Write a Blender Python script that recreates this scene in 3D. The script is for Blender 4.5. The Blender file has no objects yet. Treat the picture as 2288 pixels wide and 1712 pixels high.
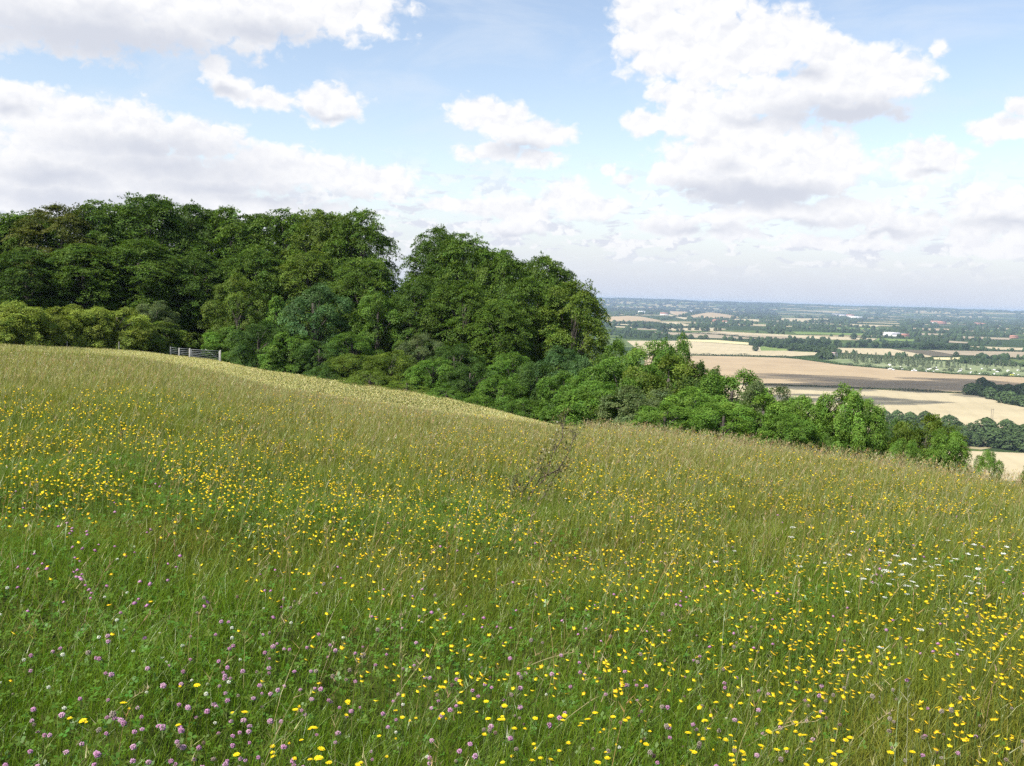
import bpy, bmesh, math, random
import numpy as np
from mathutils import Matrix, Vector

# ------------------------------------------------------------------ basics
S = bpy.context.scene
COL = S.collection
RNG = np.random.default_rng(7)
random.seed(7)
EYE = 1.6
W0, H0 = 2288.0, 1712.0
F0 = W0 / 2 / math.tan(math.radians(27.0))
PITCH, ROLL = math.radians(4.95), math.radians(1.72)

cam_d = bpy.data.cameras.new("camera")
cam = bpy.data.objects.new("camera", cam_d)
COL.objects.link(cam)
CM = Matrix.Rotation(math.pi / 2 - PITCH, 4, 'X') @ Matrix.Rotation(ROLL, 4, 'Z')
cam.matrix_world = Matrix.Translation((0, 0, EYE)) @ CM
cam_d.sensor_fit = 'HORIZONTAL'
cam_d.angle = math.radians(54.0)
cam_d.clip_start, cam_d.clip_end = 0.1, 90000
S.camera = cam
CR = np.array(CM.to_3x3())


def ray(x, y):
    """direction through a photo point (2288 x 1712) in world space"""
    x = np.asarray(x, float); y = np.asarray(y, float)
    d = np.stack([(x - W0 / 2) / F0, -(y - H0 / 2) / F0, -np.ones_like(x + y)], -1)
    return d @ CR.T


def az_t(x, y):
    """azimuth (rad, + to the right) and tangent of the depression"""
    d = ray(x, y)
    return np.arctan2(d[..., 0], d[..., 1]), -d[..., 2] / np.hypot(d[..., 0], d[..., 1])


def project(P):
    q = (np.asarray(P, float) - np.array([0, 0, EYE])) @ CR
    return W0 / 2 + F0 * q[..., 0] / -q[..., 2], H0 / 2 - F0 * q[..., 1] / -q[..., 2]


def at(x, y, r):
    a, t = az_t(x, y)
    return np.stack([r * np.sin(a), r * np.cos(a), EYE - r * t], -1)


# ------------------------------------------------------------------ mesh helpers
def build(name, verts, quads=None, tris=None, mat=None, tint=None, smooth=False, parent=None, link=True):
    me = bpy.data.meshes.new(name)
    verts = np.asarray(verts, np.float32)
    nq = 0 if quads is None else len(quads)
    nt = 0 if tris is None else len(tris)
    me.vertices.add(len(verts)); me.vertices.foreach_set("co", verts.ravel())
    loops = []
    if nq: loops.append(np.asarray(quads, np.int32).ravel())
    if nt: loops.append(np.asarray(tris, np.int32).ravel())
    loops = np.concatenate(loops)
    me.loops.add(len(loops)); me.loops.foreach_set("vertex_index", loops)
    me.polygons.add(nq + nt)
    st = np.concatenate([np.arange(nq) * 4, nq * 4 + np.arange(nt) * 3]).astype(np.int32)
    me.polygons.foreach_set("loop_start", st)
    if smooth:
        me.polygons.foreach_set("use_smooth", np.ones(nq + nt, bool))
    me.update(calc_edges=True)
    if tint is not None:
        at_ = me.attributes.new("tint", 'FLOAT_COLOR', 'POINT')
        c = np.ones((len(verts), 4), np.float32); c[:, :3] = tint
        at_.data.foreach_set("color", c.ravel())
    if mat: me.materials.append(mat)
    o = bpy.data.objects.new(name, me)
    if link: COL.objects.link(o)
    if parent: o.parent = parent
    return o


class MB:
    """collects pieces of one mesh"""
    def __init__(s): s.v, s.q, s.t, s.c, s.n = [], [], [], [], 0

    def add(s, v, q=None, t=None, c=(1, 1, 1)):
        v = np.asarray(v, float).reshape(-1, 3)
        if q is not None and len(q): s.q.append(np.asarray(q).reshape(-1, 4) + s.n)
        if t is not None and len(t): s.t.append(np.asarray(t).reshape(-1, 3) + s.n)
        cc = np.empty((len(v), 3)); cc[:] = c; s.c.append(cc)
        s.v.append(v); s.n += len(v)

    def tube(s, pts, rad, n=6, c=(1, 1, 1)):
        pts = np.asarray(pts, float); rad = np.broadcast_to(np.asarray(rad, float), (len(pts),))
        d = np.gradient(pts, axis=0); d /= np.linalg.norm(d, axis=1)[:, None] + 1e-9
        ref = np.where(np.abs(d[:, 2:3]) > .9, np.array([[1., 0, 0]]), np.array([[0, 0, 1.]]))
        u = np.cross(d, ref); u /= np.linalg.norm(u, axis=1)[:, None] + 1e-9
        w = np.cross(d, u)
        a = np.arange(n) / n * 2 * math.pi
        ring = pts[:, None] + rad[:, None, None] * (np.cos(a)[None, :, None] * u[:, None] + np.sin(a)[None, :, None] * w[:, None])
        k = len(pts)
        i, j = np.meshgrid(np.arange(k - 1), np.arange(n), indexing='ij')
        q = np.stack([i * n + j, i * n + (j + 1) % n, (i + 1) * n + (j + 1) % n, (i + 1) * n + j], -1).reshape(-1, 4)
        v = ring.reshape(-1, 3)
        tip = np.array([pts[-1]]); t = [[(k - 1) * n + jj, (k - 1) * n + (jj + 1) % n, k * n] for jj in range(n)]
        s.add(np.concatenate([v, tip]), q, t, c)

    def box(s, c0, size, rz=0, c=(1, 1, 1), bevel=0):
        x, y, z = np.array(size) / 2.0
        v = np.array([[sx * x, sy * y, sz * z] for sz in (-1, 1) for sy in (-1, 1) for sx in (-1, 1)])
        ca, sa = math.cos(rz), math.sin(rz)
        v = v @ np.array([[ca, sa, 0], [-sa, ca, 0], [0, 0, 1]]) + np.array(c0)
        s.add(v, [[0, 2, 3, 1], [4, 5, 7, 6], [0, 1, 5, 4], [2, 6, 7, 3], [0, 4, 6, 2], [1, 3, 7, 5]], None, c)

    def build(s, name, mat=None, parent=None, smooth=False, link=True):
        return build(name, np.concatenate(s.v), np.concatenate(s.q) if s.q else None,
                     np.concatenate(s.t) if s.t else None, mat, np.concatenate(s.c), smooth, parent, link)


def tag(o, label=None, cat=None, group=None, kind=None):
    if label: o["label"] = label
    if cat: o["category"] = cat
    if group: o["group"] = group
    if kind: o["kind"] = kind
    return o


def empty(name, loc=(0, 0, 0), rz=0):
    o = bpy.data.objects.new(name, None); COL.objects.link(o)
    o.location = loc; o.rotation_euler = (0, 0, rz); o.empty_display_size = .1
    return o


def copy_thing(root):
    c = root.copy(); COL.objects.link(c)
    for ch in root.children:
        d = ch.copy(); COL.objects.link(d); d.parent = c
        for g in ch.children:
            e = g.copy(); COL.objects.link(e); e.parent = d
    return c


# ------------------------------------------------------------------ materials
def newmat(name):
    m = bpy.data.materials.new(name); m.use_nodes = True
    m.node_tree.nodes.clear()
    return m, m.node_tree.nodes, m.node_tree.links


def leaf_mat(name, trans=.35, objcol=True, rough=.45, spec=.06, var=.0, emul=1.0):
    """thin leaf: diffuse + light coming through + a little gloss; colour = tint attribute x object colour"""
    m, N, L = newmat(name)
    out = N.new('ShaderNodeOutputMaterial')
    a = N.new('ShaderNodeAttribute'); a.attribute_name = 'tint'
    col = a.outputs['Color']
    if objcol:
        oi = N.new('ShaderNodeObjectInfo')
        mx = N.new('ShaderNodeMix'); mx.data_type = 'RGBA'; mx.blend_type = 'MULTIPLY'; mx.inputs['Factor'].default_value = 1
        L.new(col, mx.inputs['A']); L.new(oi.outputs['Color'], mx.inputs['B']); col = mx.outputs['Result']
    d = N.new('ShaderNodeBsdfDiffuse'); L.new(col, d.inputs['Color'])
    t = N.new('ShaderNodeBsdfTranslucent')
    tc = N.new('ShaderNodeMix'); tc.data_type = 'RGBA'; tc.blend_type = 'MULTIPLY'; tc.inputs['Factor'].default_value = 1
    L.new(col, tc.inputs['A']); tc.inputs['B'].default_value = (1.25, 1.3, .55, 1); L.new(tc.outputs['Result'], t.inputs['Color'])
    mix = N.new('ShaderNodeMixShader'); mix.inputs[0].default_value = trans
    L.new(d.outputs[0], mix.inputs[1]); L.new(t.outputs[0], mix.inputs[2])
    g = N.new('ShaderNodeBsdfGlossy'); g.inputs['Roughness'].default_value = rough
    m2 = N.new('ShaderNodeMixShader'); m2.inputs[0].default_value = spec
    L.new(mix.outputs[0], m2.inputs[1]); L.new(g.outputs[0], m2.inputs[2])
    L.new(m2.outputs[0], out.inputs['Surface'])
    return m


def tint_mat(name, rough=.7, noise=0, nscale=8, objcol=False):
    m, N, L = newmat(name)
    out = N.new('ShaderNodeOutputMaterial'); p = N.new('ShaderNodeBsdfPrincipled')
    a = N.new('ShaderNodeAttribute'); a.attribute_name = 'tint'
    col = a.outputs['Color']
    if objcol:
        oi = N.new('ShaderNodeObjectInfo')
        mx = N.new('ShaderNodeMix'); mx.data_type = 'RGBA'; mx.blend_type = 'MULTIPLY'; mx.inputs['Factor'].default_value = 1
        L.new(col, mx.inputs['A']); L.new(oi.outputs['Color'], mx.inputs['B']); col = mx.outputs['Result']
    if noise:
        tc = N.new('ShaderNodeTexCoord'); nz = N.new('ShaderNodeTexNoise'); nz.inputs['Scale'].default_value = nscale; nz.inputs['Detail'].default_value = 5
        L.new(tc.outputs['Object'], nz.inputs['Vector'])
        mr = N.new('ShaderNodeMapRange'); mr.inputs['From Min'].default_value = .25; mr.inputs['From Max'].default_value = .75
        mr.inputs['To Min'].default_value = 1 - noise; mr.inputs['To Max'].default_value = 1 + noise
        L.new(nz.outputs[0], mr.inputs['Value'])
        vm = N.new('ShaderNodeVectorMath'); vm.operation = 'SCALE'; L.new(col, vm.inputs[0]); L.new(mr.outputs[0], vm.inputs['Scale']); col = vm.outputs[0]
    L.new(col, p.inputs['Base Color']); p.inputs['Roughness'].default_value = rough
    p.inputs['Specular IOR Level'].default_value = .2
    L.new(p.outputs[0], out.inputs['Surface'])
    return m


M_GRASS = leaf_mat('grass_blade', .35, False, .4, .03)
M_LEAF = leaf_mat('leaf', .26, True, .55, .015)
M_PETAL = leaf_mat('petal', .25, False, .5, .02)
M_BARK = tint_mat('bark', .9, .35, 3)
M_WOOD = tint_mat('weathered_wood', .8, .25, 12)
M_WALL = tint_mat('wall_paint', .8, .06, .4, True)
M_FAR = tint_mat('far_foliage', .95, .3, .25)

# ------------------------------------------------------------------ terrain
# columns of the meadow, read off the photograph: fold of the slope (R1) and far edge (R2), photo x / y of the bare ground
LEFTC = [(-700, 60, 750, 105, 720), (-300, 60, 768, 105, 742), (0, 60, 790, 105, 768), (300, 60, 803, 107, 782), (490, 60, 836, 105, 806), (600, 60, 868, 97, 829), (750, 58, 892, 90, 849),
         (900, 56, 915, 84, 869), (1050, 52, 936, 78, 900), (1142, 50, 944, 74, 926), (1220, 48, 957, 70, 947)]
RIGHTC = [(1448, 44, 974), (1758, 38, 1020), (2069, 33, 1066), (2288, 30, 1106), (2700, 29, 1180), (3600, 29, 1220)]
prm = []
for x, R1, y1, R2, y2 in LEFTC:
    a1, t1 = az_t(x, y1); a2, t2 = az_t(x, y2)
    b = .85 * EYE / R1 ** 2; a = t1 - EYE / R1 - b * R1
    z1 = EYE - R1 * t1; z2 = EYE - R2 * t2
    prm.append((float(a1), a, b, R1, R2, z2, (z2 - z1) / (R2 - R1), .0012))
for x, R1, y1 in RIGHTC:
    a1, t1 = az_t(x, y1)
    b = EYE / R1 ** 2; a = t1 - EYE / R1 - b * R1; R2 = 1.6 * R1
    prm.append((float(a1), a, b, R1, R2, -a * R2 - b * R2 * R2, -(a + 2 * b * R2), 2 * b))
prm.append((2.2, -.01, .0003, 40, 64, .2, -.01, .0008))
prm.append((math.pi, -.035, .0002, 50, 80, 1.5, 0.0, .0004))
prm.append((math.pi * 2 - 2.0, -.02, .0002, 55, 90, 0.5, -.01, .0008))
prm = sorted([(p[0] % (2 * math.pi),) + p[1:] for p in prm])
prm = np.array([(prm[-1][0] - 2 * math.pi,) + prm[-1][1:]] + prm + [(prm[0][0] + 2 * math.pi,) + prm[0][1:]])
_AZ = np.linspace(0, 2 * math.pi, 1441)
_T = [np.interp(_AZ, prm[:, 0], prm[:, k]) for k in range(1, 8)]
ker = np.hanning(13); ker /= ker.sum()
_T = [np.convolve(np.concatenate([t[-7:-1], t, t[1:7]]), ker, 'valid') for t in _T]
FLOOR = -110.0


def columns(az):
    az = np.mod(az, 2 * math.pi)
    return [np.interp(az, _AZ, t) for t in _T]


def ridge(az, r):
    """far hills on the horizon"""
    h = np.zeros_like(r)
    d = np.degrees(((az + math.pi) % (2 * math.pi)) - math.pi)
    up = np.clip((r - 11500) / 6500, 0, 1); up = up * up * (3 - 2 * up)
    crest = 104 + 4 * np.sin(d * .9 + 1) + 3 * np.sin(d * 2.3) + 2 * np.sin(d * 5.1 + 2) + 12 * np.exp(-((d - 7) / 5.5) ** 2)
    return h + up * crest


def hill(az, r):
    a, b, R1, R2, z2, m2, c = columns(az)
    zq = -a * r - b * r * r
    z1 = -a * R1 - b * R1 * R1; m1 = -(a + 2 * b * R1)
    D = R2 - R1; s = np.clip((r - R1) / D, 0, 1)
    zh = (2 * s ** 3 - 3 * s ** 2 + 1) * z1 + (s ** 3 - 2 * s ** 2 + s) * D * m1 + (-2 * s ** 3 + 3 * s ** 2) * z2 + (s ** 3 - s ** 2) * D * m2
    q = np.maximum(r - R2, 0)
    qc = np.maximum((.42 + m2) / c, 0)           # slope capped at 42 %
    zf = z2 + np.where(q < qc, m2 * q - c * q * q / 2, m2 * qc - c * qc * qc / 2 - .42 * (q - qc))
    z = np.where(r < R1, zq, np.where(r < R2, zh, zf))
    return z


def ground(az, r):
    az = np.asarray(az, float); r = np.asarray(r, float)
    z = hill(az, r)
    u = (z - FLOOR) / 6.0
    z = FLOOR + np.where(u > 30, z - FLOOR, 6.0 * np.log1p(np.exp(np.minimum(u, 30))))
    z = np.where(r > 1500, FLOOR, np.where(r > 700, np.minimum(z, FLOOR + np.maximum(0, 1500 - r) * .4), z))
    near = np.where(r < 45, .03 * np.sin(r * 1.9 + 3 * np.sin(az * 9)) * np.clip(r / 4, 0, 1) + .02 * np.sin(az * 40 + r), 0)
    return z + near + ridge(az, r)


def gxy(x, y):
    return ground(np.arctan2(x, y), np.hypot(x, y))


def hit(x, y, h=0.0):
    """photo point -> point of the meadow, h above the ground (near side of the fold)"""
    az, t = az_t(x, y)
    a, b, R1, R2, z2, m2, c = columns(az)
    e = EYE - h
    k = np.maximum(t - a, 1e-3)
    disc = k * k - 4 * b * e
    r = np.where(disc > 0, (k - np.sqrt(np.maximum(disc, 0))) / (2 * b), -1)
    ok = (disc > 0) & (r < R1 * 1.0)
    return az, r, ok


# polar ground sheet
azs = np.unique(np.concatenate([np.radians(np.arange(-40, 40.01, .4)), np.radians(np.arange(40, 320, 3.))]))
azs = np.mod(azs, 2 * math.pi); azs.sort()
rs = np.concatenate([[.3, .8, 1.4], np.geomspace(2, 400, 120), np.geomspace(410, 1600, 40), np.geomspace(1700, 32000, 60)])
A, Rr = np.meshgrid(azs, rs, indexing='ij')
Z = ground(A, Rr)
V = np.stack([Rr * np.sin(A), Rr * np.cos(A), Z], -1).reshape(-1, 3)
na, nr = len(azs), len(rs)
i, j = np.meshgrid(np.arange(na), np.arange(nr - 1), indexing='ij')
i2 = (i + 1) % na
Q = np.stack([i * nr + j, i2 * nr + j, i2 * nr + j + 1, i * nr + j + 1], -1).reshape(-1, 4)
V = np.concatenate([V, [[0, 0, 0]]]); cidx = len(V) - 1
Tt = np.stack([np.arange(na) * nr, np.full(na, cidx), (np.arange(na) + 1) % na * nr], -1)


def ground_mats():
    m, N, L = newmat('meadow_soil')
    out = N.new('ShaderNodeOutputMaterial'); p = N.new('ShaderNodeBsdfPrincipled'); p.inputs['Roughness'].default_value = 1
    p.inputs['Specular IOR Level'].default_value = 0
    tc = N.new('ShaderNodeTexCoord')
    n1 = N.new('ShaderNodeTexNoise'); n1.inputs['Scale'].default_value = .35; n1.inputs['Detail'].default_value = 8
    L.new(tc.outputs['Object'], n1.inputs['Vector'])
    r1 = N.new('ShaderNodeValToRGB'); e = r1.color_ramp.elements
    e[0].position, e[0].color = .3, (.035, .055, .012, 1); e[1].position, e[1].color = .7, (.085, .085, .03, 1)
    L.new(n1.outputs[0], r1.inputs[0])
    n2 = N.new('ShaderNodeTexNoise'); n2.inputs['Scale'].default_value = 14; n2.inputs['Detail'].default_value = 6
    L.new(tc.outputs['Object'], n2.inputs['Vector'])
    mx = N.new('ShaderNodeMix'); mx.data_type = 'RGBA'; mx.blend_type = 'MULTIPLY'; mx.inputs['Factor'].default_value = .7
    r2 = N.new('ShaderNodeValToRGB'); e = r2.color_ramp.elements; e[0].position, e[0].color = .35, (.4, .4, .4, 1); e[1].position, e[1].color = .65, (1.2, 1.2, 1.1, 1)
    L.new(n2.outputs[0], r2.inputs[0]); L.new(r1.outputs[0], mx.inputs['A']); L.new(r2.outputs[0], mx.inputs['B'])
    L.new(mx.outputs['Result'], p.inputs['Base Color']); L.new(p.outputs[0], out.inputs['Surface'])
    # valley floor: pasture and rough ground in patches
    m2, N, L = newmat('valley_pasture')
    out = N.new('ShaderNodeOutputMaterial'); p = N.new('ShaderNodeBsdfPrincipled'); p.inputs['Roughness'].default_value = 1
    p.inputs['Specular IOR Level'].default_value = 0
    tc = N.new('ShaderNodeTexCoord')
    vo = N.new('ShaderNodeTexVoronoi'); vo.inputs['Scale'].default_value = .0022; vo.inputs['Randomness'].default_value = .9
    L.new(tc.outputs['Object'], vo.inputs['Vector'])
    sep = N.new('ShaderNodeSeparateColor'); L.new(vo.outputs['Color'], sep.inputs[0])
    r1 = N.new('ShaderNodeValToRGB'); r1.color_ramp.interpolation = 'CONSTANT'
    e = r1.color_ramp.elements
    e[0].position, e[0].color = 0, (.045, .07, .025, 1); e[1].position, e[1].color = .35, (.09, .13, .04, 1)
    for pos, c in ((.52, (.05, .08, .03, 1)), (.66, (.32, .27, .16, 1)), (.74, (.12, .16, .055, 1)), (.80, (.38, .32, .19, 1))):
        x = e.new(pos); x.color = c
    L.new(sep.outputs[0], r1.inputs[0])
    n2 = N.new('ShaderNodeTexNoise'); n2.inputs['Scale'].default_value = .02; n2.inputs['Detail'].default_value = 8
    L.new(tc.outputs['Object'], n2.inputs['Vector'])
    r2 = N.new('ShaderNodeValToRGB'); e = r2.color_ramp.elements; e[0].position, e[0].color = .35, (.6, .62, .6, 1); e[1].position, e[1].color = .65, (1.15, 1.15, 1.1, 1)
    L.new(n2.outputs[0], r2.inputs[0])
    mx = N.new('ShaderNodeMix'); mx.data_type = 'RGBA'; mx.blend_type = 'MULTIPLY'; mx.inputs['Factor'].default_value = .8
    L.new(r1.outputs[0], mx.inputs['A']); L.new(r2.outputs[0], mx.inputs['B'])
    L.new(mx.outputs['Result'], p.inputs['Base Color']); L.new(p.outputs[0], out.inputs['Surface'])
    return m, m2


M_SOIL, M_VALLEY = ground_mats()
g = build('ground', V, Q, Tt, M_SOIL, None, True)
g.data.materials.append(M_VALLEY)
mi = np.zeros(len(Q) + len(Tt), np.int32); mi[:len(Q)] = (rs[j.reshape(-1)] > 260).astype(np.int32)
g.data.polygons.foreach_set("material_index", mi)
tag(g, 'chalk hillside meadow falling away to a wide flat valley', kind='structure')

# ------------------------------------------------------------------ meadow grass
DEG = math.pi / 180


def fbm2(x, y, s, seed=0):
    """cheap smooth noise in the plane, about -1..1"""
    r = np.random.default_rng(seed); o = np.zeros_like(x); amp = 1
    for k in range(4):
        for q in range(3):
            th = r.uniform(0, 6.28); f = s * 2 ** k * r.uniform(.7, 1.3)
            o += amp * np.sin(f * (x * np.cos(th) + y * np.sin(th)) + r.uniform(0, 6.28) + 1.3 * np.sin(f * .7 * (x * np.sin(th) - y * np.cos(th)) + q)) / 3
        amp *= .55
    return o


def scatter(r0, r1, n, half=36 * DEG, lo=None):
    az = RNG.uniform(-half, half, n); r = np.sqrt(RNG.uniform(r0 * r0, r1 * r1, n))
    return az, r


def blades(P, h, w, th, lean, col, K, side=None):
    """curved tapering blades: base points, height, width, lean direction, lean amount"""
    n = len(P); s = np.linspace(0, 1, K + 1)
    side = RNG.uniform(0, 2 * math.pi, n) if side is None else side
    up = s[None] * (1 - .25 * (lean[:, None] * s[None]) ** 1.5)
    out = lean[:, None] * s[None] ** 1.8
    c = np.zeros((n, K + 1, 3))
    c[..., 0] = P[:, 0:1] + h[:, None] * out * np.cos(th)[:, None]
    c[..., 1] = P[:, 1:2] + h[:, None] * out * np.sin(th)[:, None]
    c[..., 2] = P[:, 2:3] + h[:, None] * up
    ww = w[:, None] * (1 - s[None]) ** .7 * .5 + .0002
    sv = np.stack([np.cos(side), np.sin(side), np.zeros(n)], -1)[:, None] * ww[..., None]
    v = np.stack([c - sv, c + sv], 2).reshape(n, -1, 3)
    base = (np.arange(n) * 2 * (K + 1))[:, None, None]
    k = np.arange(K)[:, None] * 2
    q = base + (k + np.array([[0, 1, 3, 2]]))[None]
    cc = np.repeat(col, 2 * (K + 1), 0)
    return v.reshape(-1, 3), q.reshape(-1, 4), cc


def zones(az, r):
    """0..1 weights: rich green, straw, yellow strip"""
    x, y = r * np.sin(az), r * np.cos(az)
    a, b, R1, R2, z2, m2, c = columns(az)
    deg = az / DEG
    n = fbm2(x, y, .35, 3); n2 = fbm2(x, y, 1.3, 5)
    n3 = fbm2(x, y, .12, 9)
    green = np.clip(1.15 - r / 15 - .012 * deg + .4 * n2 + .25 * n, 0, 1)
    straw = np.clip(-.10 + r / 46 + .26 * n + .22 * n3 + .12 * n2 - .006 * deg + .2 * np.clip((r - 26) / 12, 0, 1) * (deg < 0), 0, 1)
    left_green = np.exp(-((deg + 26) / 5) ** 2 - ((r - 55) / 14) ** 2)
    straw = np.clip(straw - .9 * left_green, 0, 1)
    f = (r - R1 * .93) / 3
    strip = np.clip(f + .25 * n2, 0, 1) * np.clip((5.0 - deg) / 2, 0, 1) * np.clip((deg + 26) / 8, .3, 1)
    return green, straw, strip


def grass_colour(az, r, n):
    g_, s_, y_ = zones(az, r)
    c = np.empty((n, 3)); c[:] = (.205, .222, .028)              # olive green
    c += g_[:, None] * (np.array([.130, .218, .013]) - c)
    pick = (RNG.uniform(0, 1, n) < s_ * .75)[:, None]
    stc = np.stack([RNG.uniform(.28, .37, n), RNG.uniform(.27, .35, n), RNG.uniform(.09, .15, n)], -1)
    c = np.where(pick, stc, c)
    yc = np.stack([RNG.uniform(.56, .68, n), RNG.uniform(.52, .62, n), RNG.uniform(.20, .27, n)], -1)
    c = np.where((RNG.uniform(0, 1, n) < y_ * .92)[:, None], yc, c)
    c *= RNG.normal(1, .16, (n, 1)).clip(.6, 1.5)
    c[:, 0] *= RNG.normal(1, .1, n).clip(.7, 1.3)
    return c.clip(.01, .8)


def grass_points(az, r):
    return np.stack([r * np.sin(az), r * np.cos(az), ground(az, r) - .01], -1)


vv, qq, cc = [], [], []; off = 0
BANDS = [(1.2, 4.5, 3800, 3, .0028, .145), (4.5, 7.5, 2600, 3, .0034, .16), (7.5, 13, 1450, 2, .0046, .19), (13, 22, 640, 2, .0072, .23), (22, 36, 300, 1, .0115, .24),
         (36, 62, 120, 1, .020, .24), (62, 112, 50, 1, .032, .22)]
for r0, r1, den, K, w, hh in BANDS:
    half = 46 * DEG if r0 > 4 else 56 * DEG
    n = int(den * half * (r1 * r1 - r0 * r0))
    az, r = scatter(r0, r1, n, half)
    a, b, R1, R2, z2, m2, c_ = columns(az)
    keep = r < np.where(az > 5 * DEG, R2 * 1.3, R2 + 2.0)
    az, r = az[keep], r[keep]; n = len(az)
    P = grass_points(az, r)
    clump = 1 + .35 * fbm2(P[:, 0], P[:, 1], 2.2, 21)
    h = hh * RNG.uniform(.45, 1.25, n) * clump.clip(.5, 1.6)
    if r1 > 50: h *= 1 - .5 * zones(az, r)[2]
    th = RNG.normal(.15, 1.8, n)
    lean = RNG.uniform(.1, .95, n); bl = RNG.uniform(0, 1, n) < .07
    v, q, c = blades(P, h * np.where(bl, .6, 1), w * RNG.uniform(.6, 1.3, n) * np.where(bl, 2.4, 1), th, lean, grass_colour(az, r, n), K)
    vv.append(v); qq.append(q + off); cc.append(c); off += len(v)
# short pale turf between the flowery slope and the wood
n = 150000
az, r = scatter(44, 112, n, 38 * DEG)
R1, R2 = columns(az)[2:4]
keep = (zones(az, r)[2] > .35) & (r < R2 + 2); az, r = az[keep], r[keep]; n = len(az)
P = grass_points(az, r)
col = np.stack([RNG.uniform(.54, .66, n), RNG.uniform(.50, .60, n), RNG.uniform(.20, .27, n)], -1) * (1 + .12 * fbm2(P[:, 0], P[:, 1], .3, 77))[:, None]
v, q, c = blades(P, RNG.uniform(.08, .17, n), RNG.uniform(.04, .07, n), RNG.uniform(0, 6.28, n), RNG.uniform(.5, 1.6, n), col, 1)
vv.append(v); qq.append(q + off); cc.append(c); off += len(v)
go = build('grass', np.concatenate(vv), np.concatenate(qq), None, M_GRASS, np.concatenate(cc))
tag(go, 'fine green and olive meadow grass covering the slope', 'grass', kind='stuff')

# tall dry flowering stems with loose seed heads
vv, qq, cc = [], [], []; off = 0
for r0, r1, den, w, K in [(1.5, 6, 22, .0020, 4), (6, 13, 30, .0030, 4), (13, 24, 30, .0052, 3), (24, 36, 20, .0095, 2), (36, 58, 10, .017, 2)]:
    half = 46 * DEG
    n = int(den * half * (r1 * r1 - r0 * r0))
    az, r = scatter(r0, r1, n, half)
    x, y = r * np.sin(az), r * np.cos(az)
    a, b, R1, R2, z2, m2, c_ = columns(az)
    dens = np.clip(.55 + .5 * fbm2(x, y, .45, 31) + .25 * (az / DEG > -12) - .35 * (az / DEG < -15) * (r < 8), .08, 1)
    keep = (r < np.where(az > 4 * DEG, R2 * 1.2, R1 * .82)) & (RNG.uniform(0, 1, n) < dens)
    az, r = az[keep], r[keep]; n = len(az)
    P = grass_points(az, r)
    crest = np.exp(-((r - columns(az)[2]) / 8) ** 2) * (az > 2 * DEG)
    h = RNG.uniform(.26, .56, n) * (1 + .3 * crest) * np.where((az < 4 * DEG) & (r > 20), .75, 1)
    th = RNG.normal(.1, 1.0, n); lean = RNG.uniform(.05, .7, n)
    col = np.stack([RNG.uniform(.26, .42, n), RNG.uniform(.235, .36, n), RNG.uniform(.10, .18, n)], -1)
    red = RNG.uniform(0, 1, n) < .2
    col[red] *= np.array([1., .88, .9])
    green = RNG.uniform(0, 1, n) < .25 * (r < 15)
    col[green] = np.array([.16, .2, .06])
    v, q, c = blades(P, h, np.full(n, w), th, lean, col, K)
    vv.append(v); qq.append(q + off); cc.append(c); off += len(v)
    # seed heads: small slivers round the upper third of each stem
    m = 7 if r1 < 14 else 3
    for kk in range(m):
        s = RNG.uniform(.68, .98, n)
        up = s * (1 - .25 * (lean * s) ** 1.5); ou = lean * s ** 1.8
        B = P + np.stack([h * ou * np.cos(th), h * ou * np.sin(th), h * up], -1)
        hl = RNG.uniform(.018, .045, n) * (1 + .5 * (r > 13))
        v, q, c = blades(B, hl, np.full(n, w * 1.7), RNG.uniform(-3.1, 3.1, n), RNG.uniform(.3, 1.3, n), col * RNG.uniform(.9, 1.35, (n, 1)), 1)
        vv.append(v); qq.append(q + off); cc.append(c); off += len(v)
# long bent-over stems seen in the foreground: root and tip in the photo
for (x0, y0, x1, y1, arch) in [(1085, 1325, 1275, 1310, .30), (1635, 1690, 1822, 1612, .34), (1600, 1640, 1660, 1545, .2), (1130, 1505, 1280, 1458, .16), (230, 1640, 330, 1540, .2),
                               (840, 1620, 960, 1460, .3), (1400, 1470, 1500, 1300, .25), (700, 1560, 745, 1440, .2), (1210, 1660, 1330, 1560, .15), (560, 1420, 600, 1260, .25), (1620, 1350, 1625, 1210, .1),
                               (1890, 1680, 1990, 1590, .2), (2040, 1560, 2000, 1640, .2), (905, 1330, 925, 1190, .3), (1330, 1250, 1375, 1130, .25), (1190, 1290, 1260, 1160, .2)]:
    az, r, ok = hit(np.array([x0]), np.array([y0])); p0 = np.array([r[0] * math.sin(az[0]), r[0] * math.cos(az[0]), ground(az, r)[0]])
    p1 = at(x1, y1, r[0] * .98)
    s = np.linspace(0, 1, 12)[:, None]
    pts = p0 * (1 - s) + p1 * s + np.array([0, 0, 1.]) * arch * (s * (1 - s)) * 1.6 * max(.15, abs(p1[0] - p0[0]))
    n = len(pts); ww = .0022 * (1 - .4 * s)
    sv = np.array([0.0, 0, 1.0]) * ww
    v = np.stack([pts - sv, pts + sv], 1).reshape(-1, 3); k = np.arange(n - 1)[:, None] * 2
    vv.append(v); qq.append(k + np.array([[0, 1, 3, 2]]) + off); cc.append(np.tile([[.52, .44, .25]], (len(v), 1))); off += len(v)
    B = pts[RNG.integers(8, 12, 16)]
    v, q, c = blades(B, RNG.uniform(.012, .03, 16), np.full(16, .003), RNG.uniform(-3, 3, 16), RNG.uniform(.3, 1.2, 16), np.tile([[.5, .4, .24]], (16, 1)), 1)
    vv.append(v); qq.append(q + off); cc.append(c); off += len(v)
to = build('dry_grass', np.concatenate(vv), np.concatenate(qq), None, M_GRASS, np.concatenate(cc))
tag(to, 'tall straw coloured grass stems with seed heads standing above the green grass', 'grass', kind='stuff')

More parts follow.
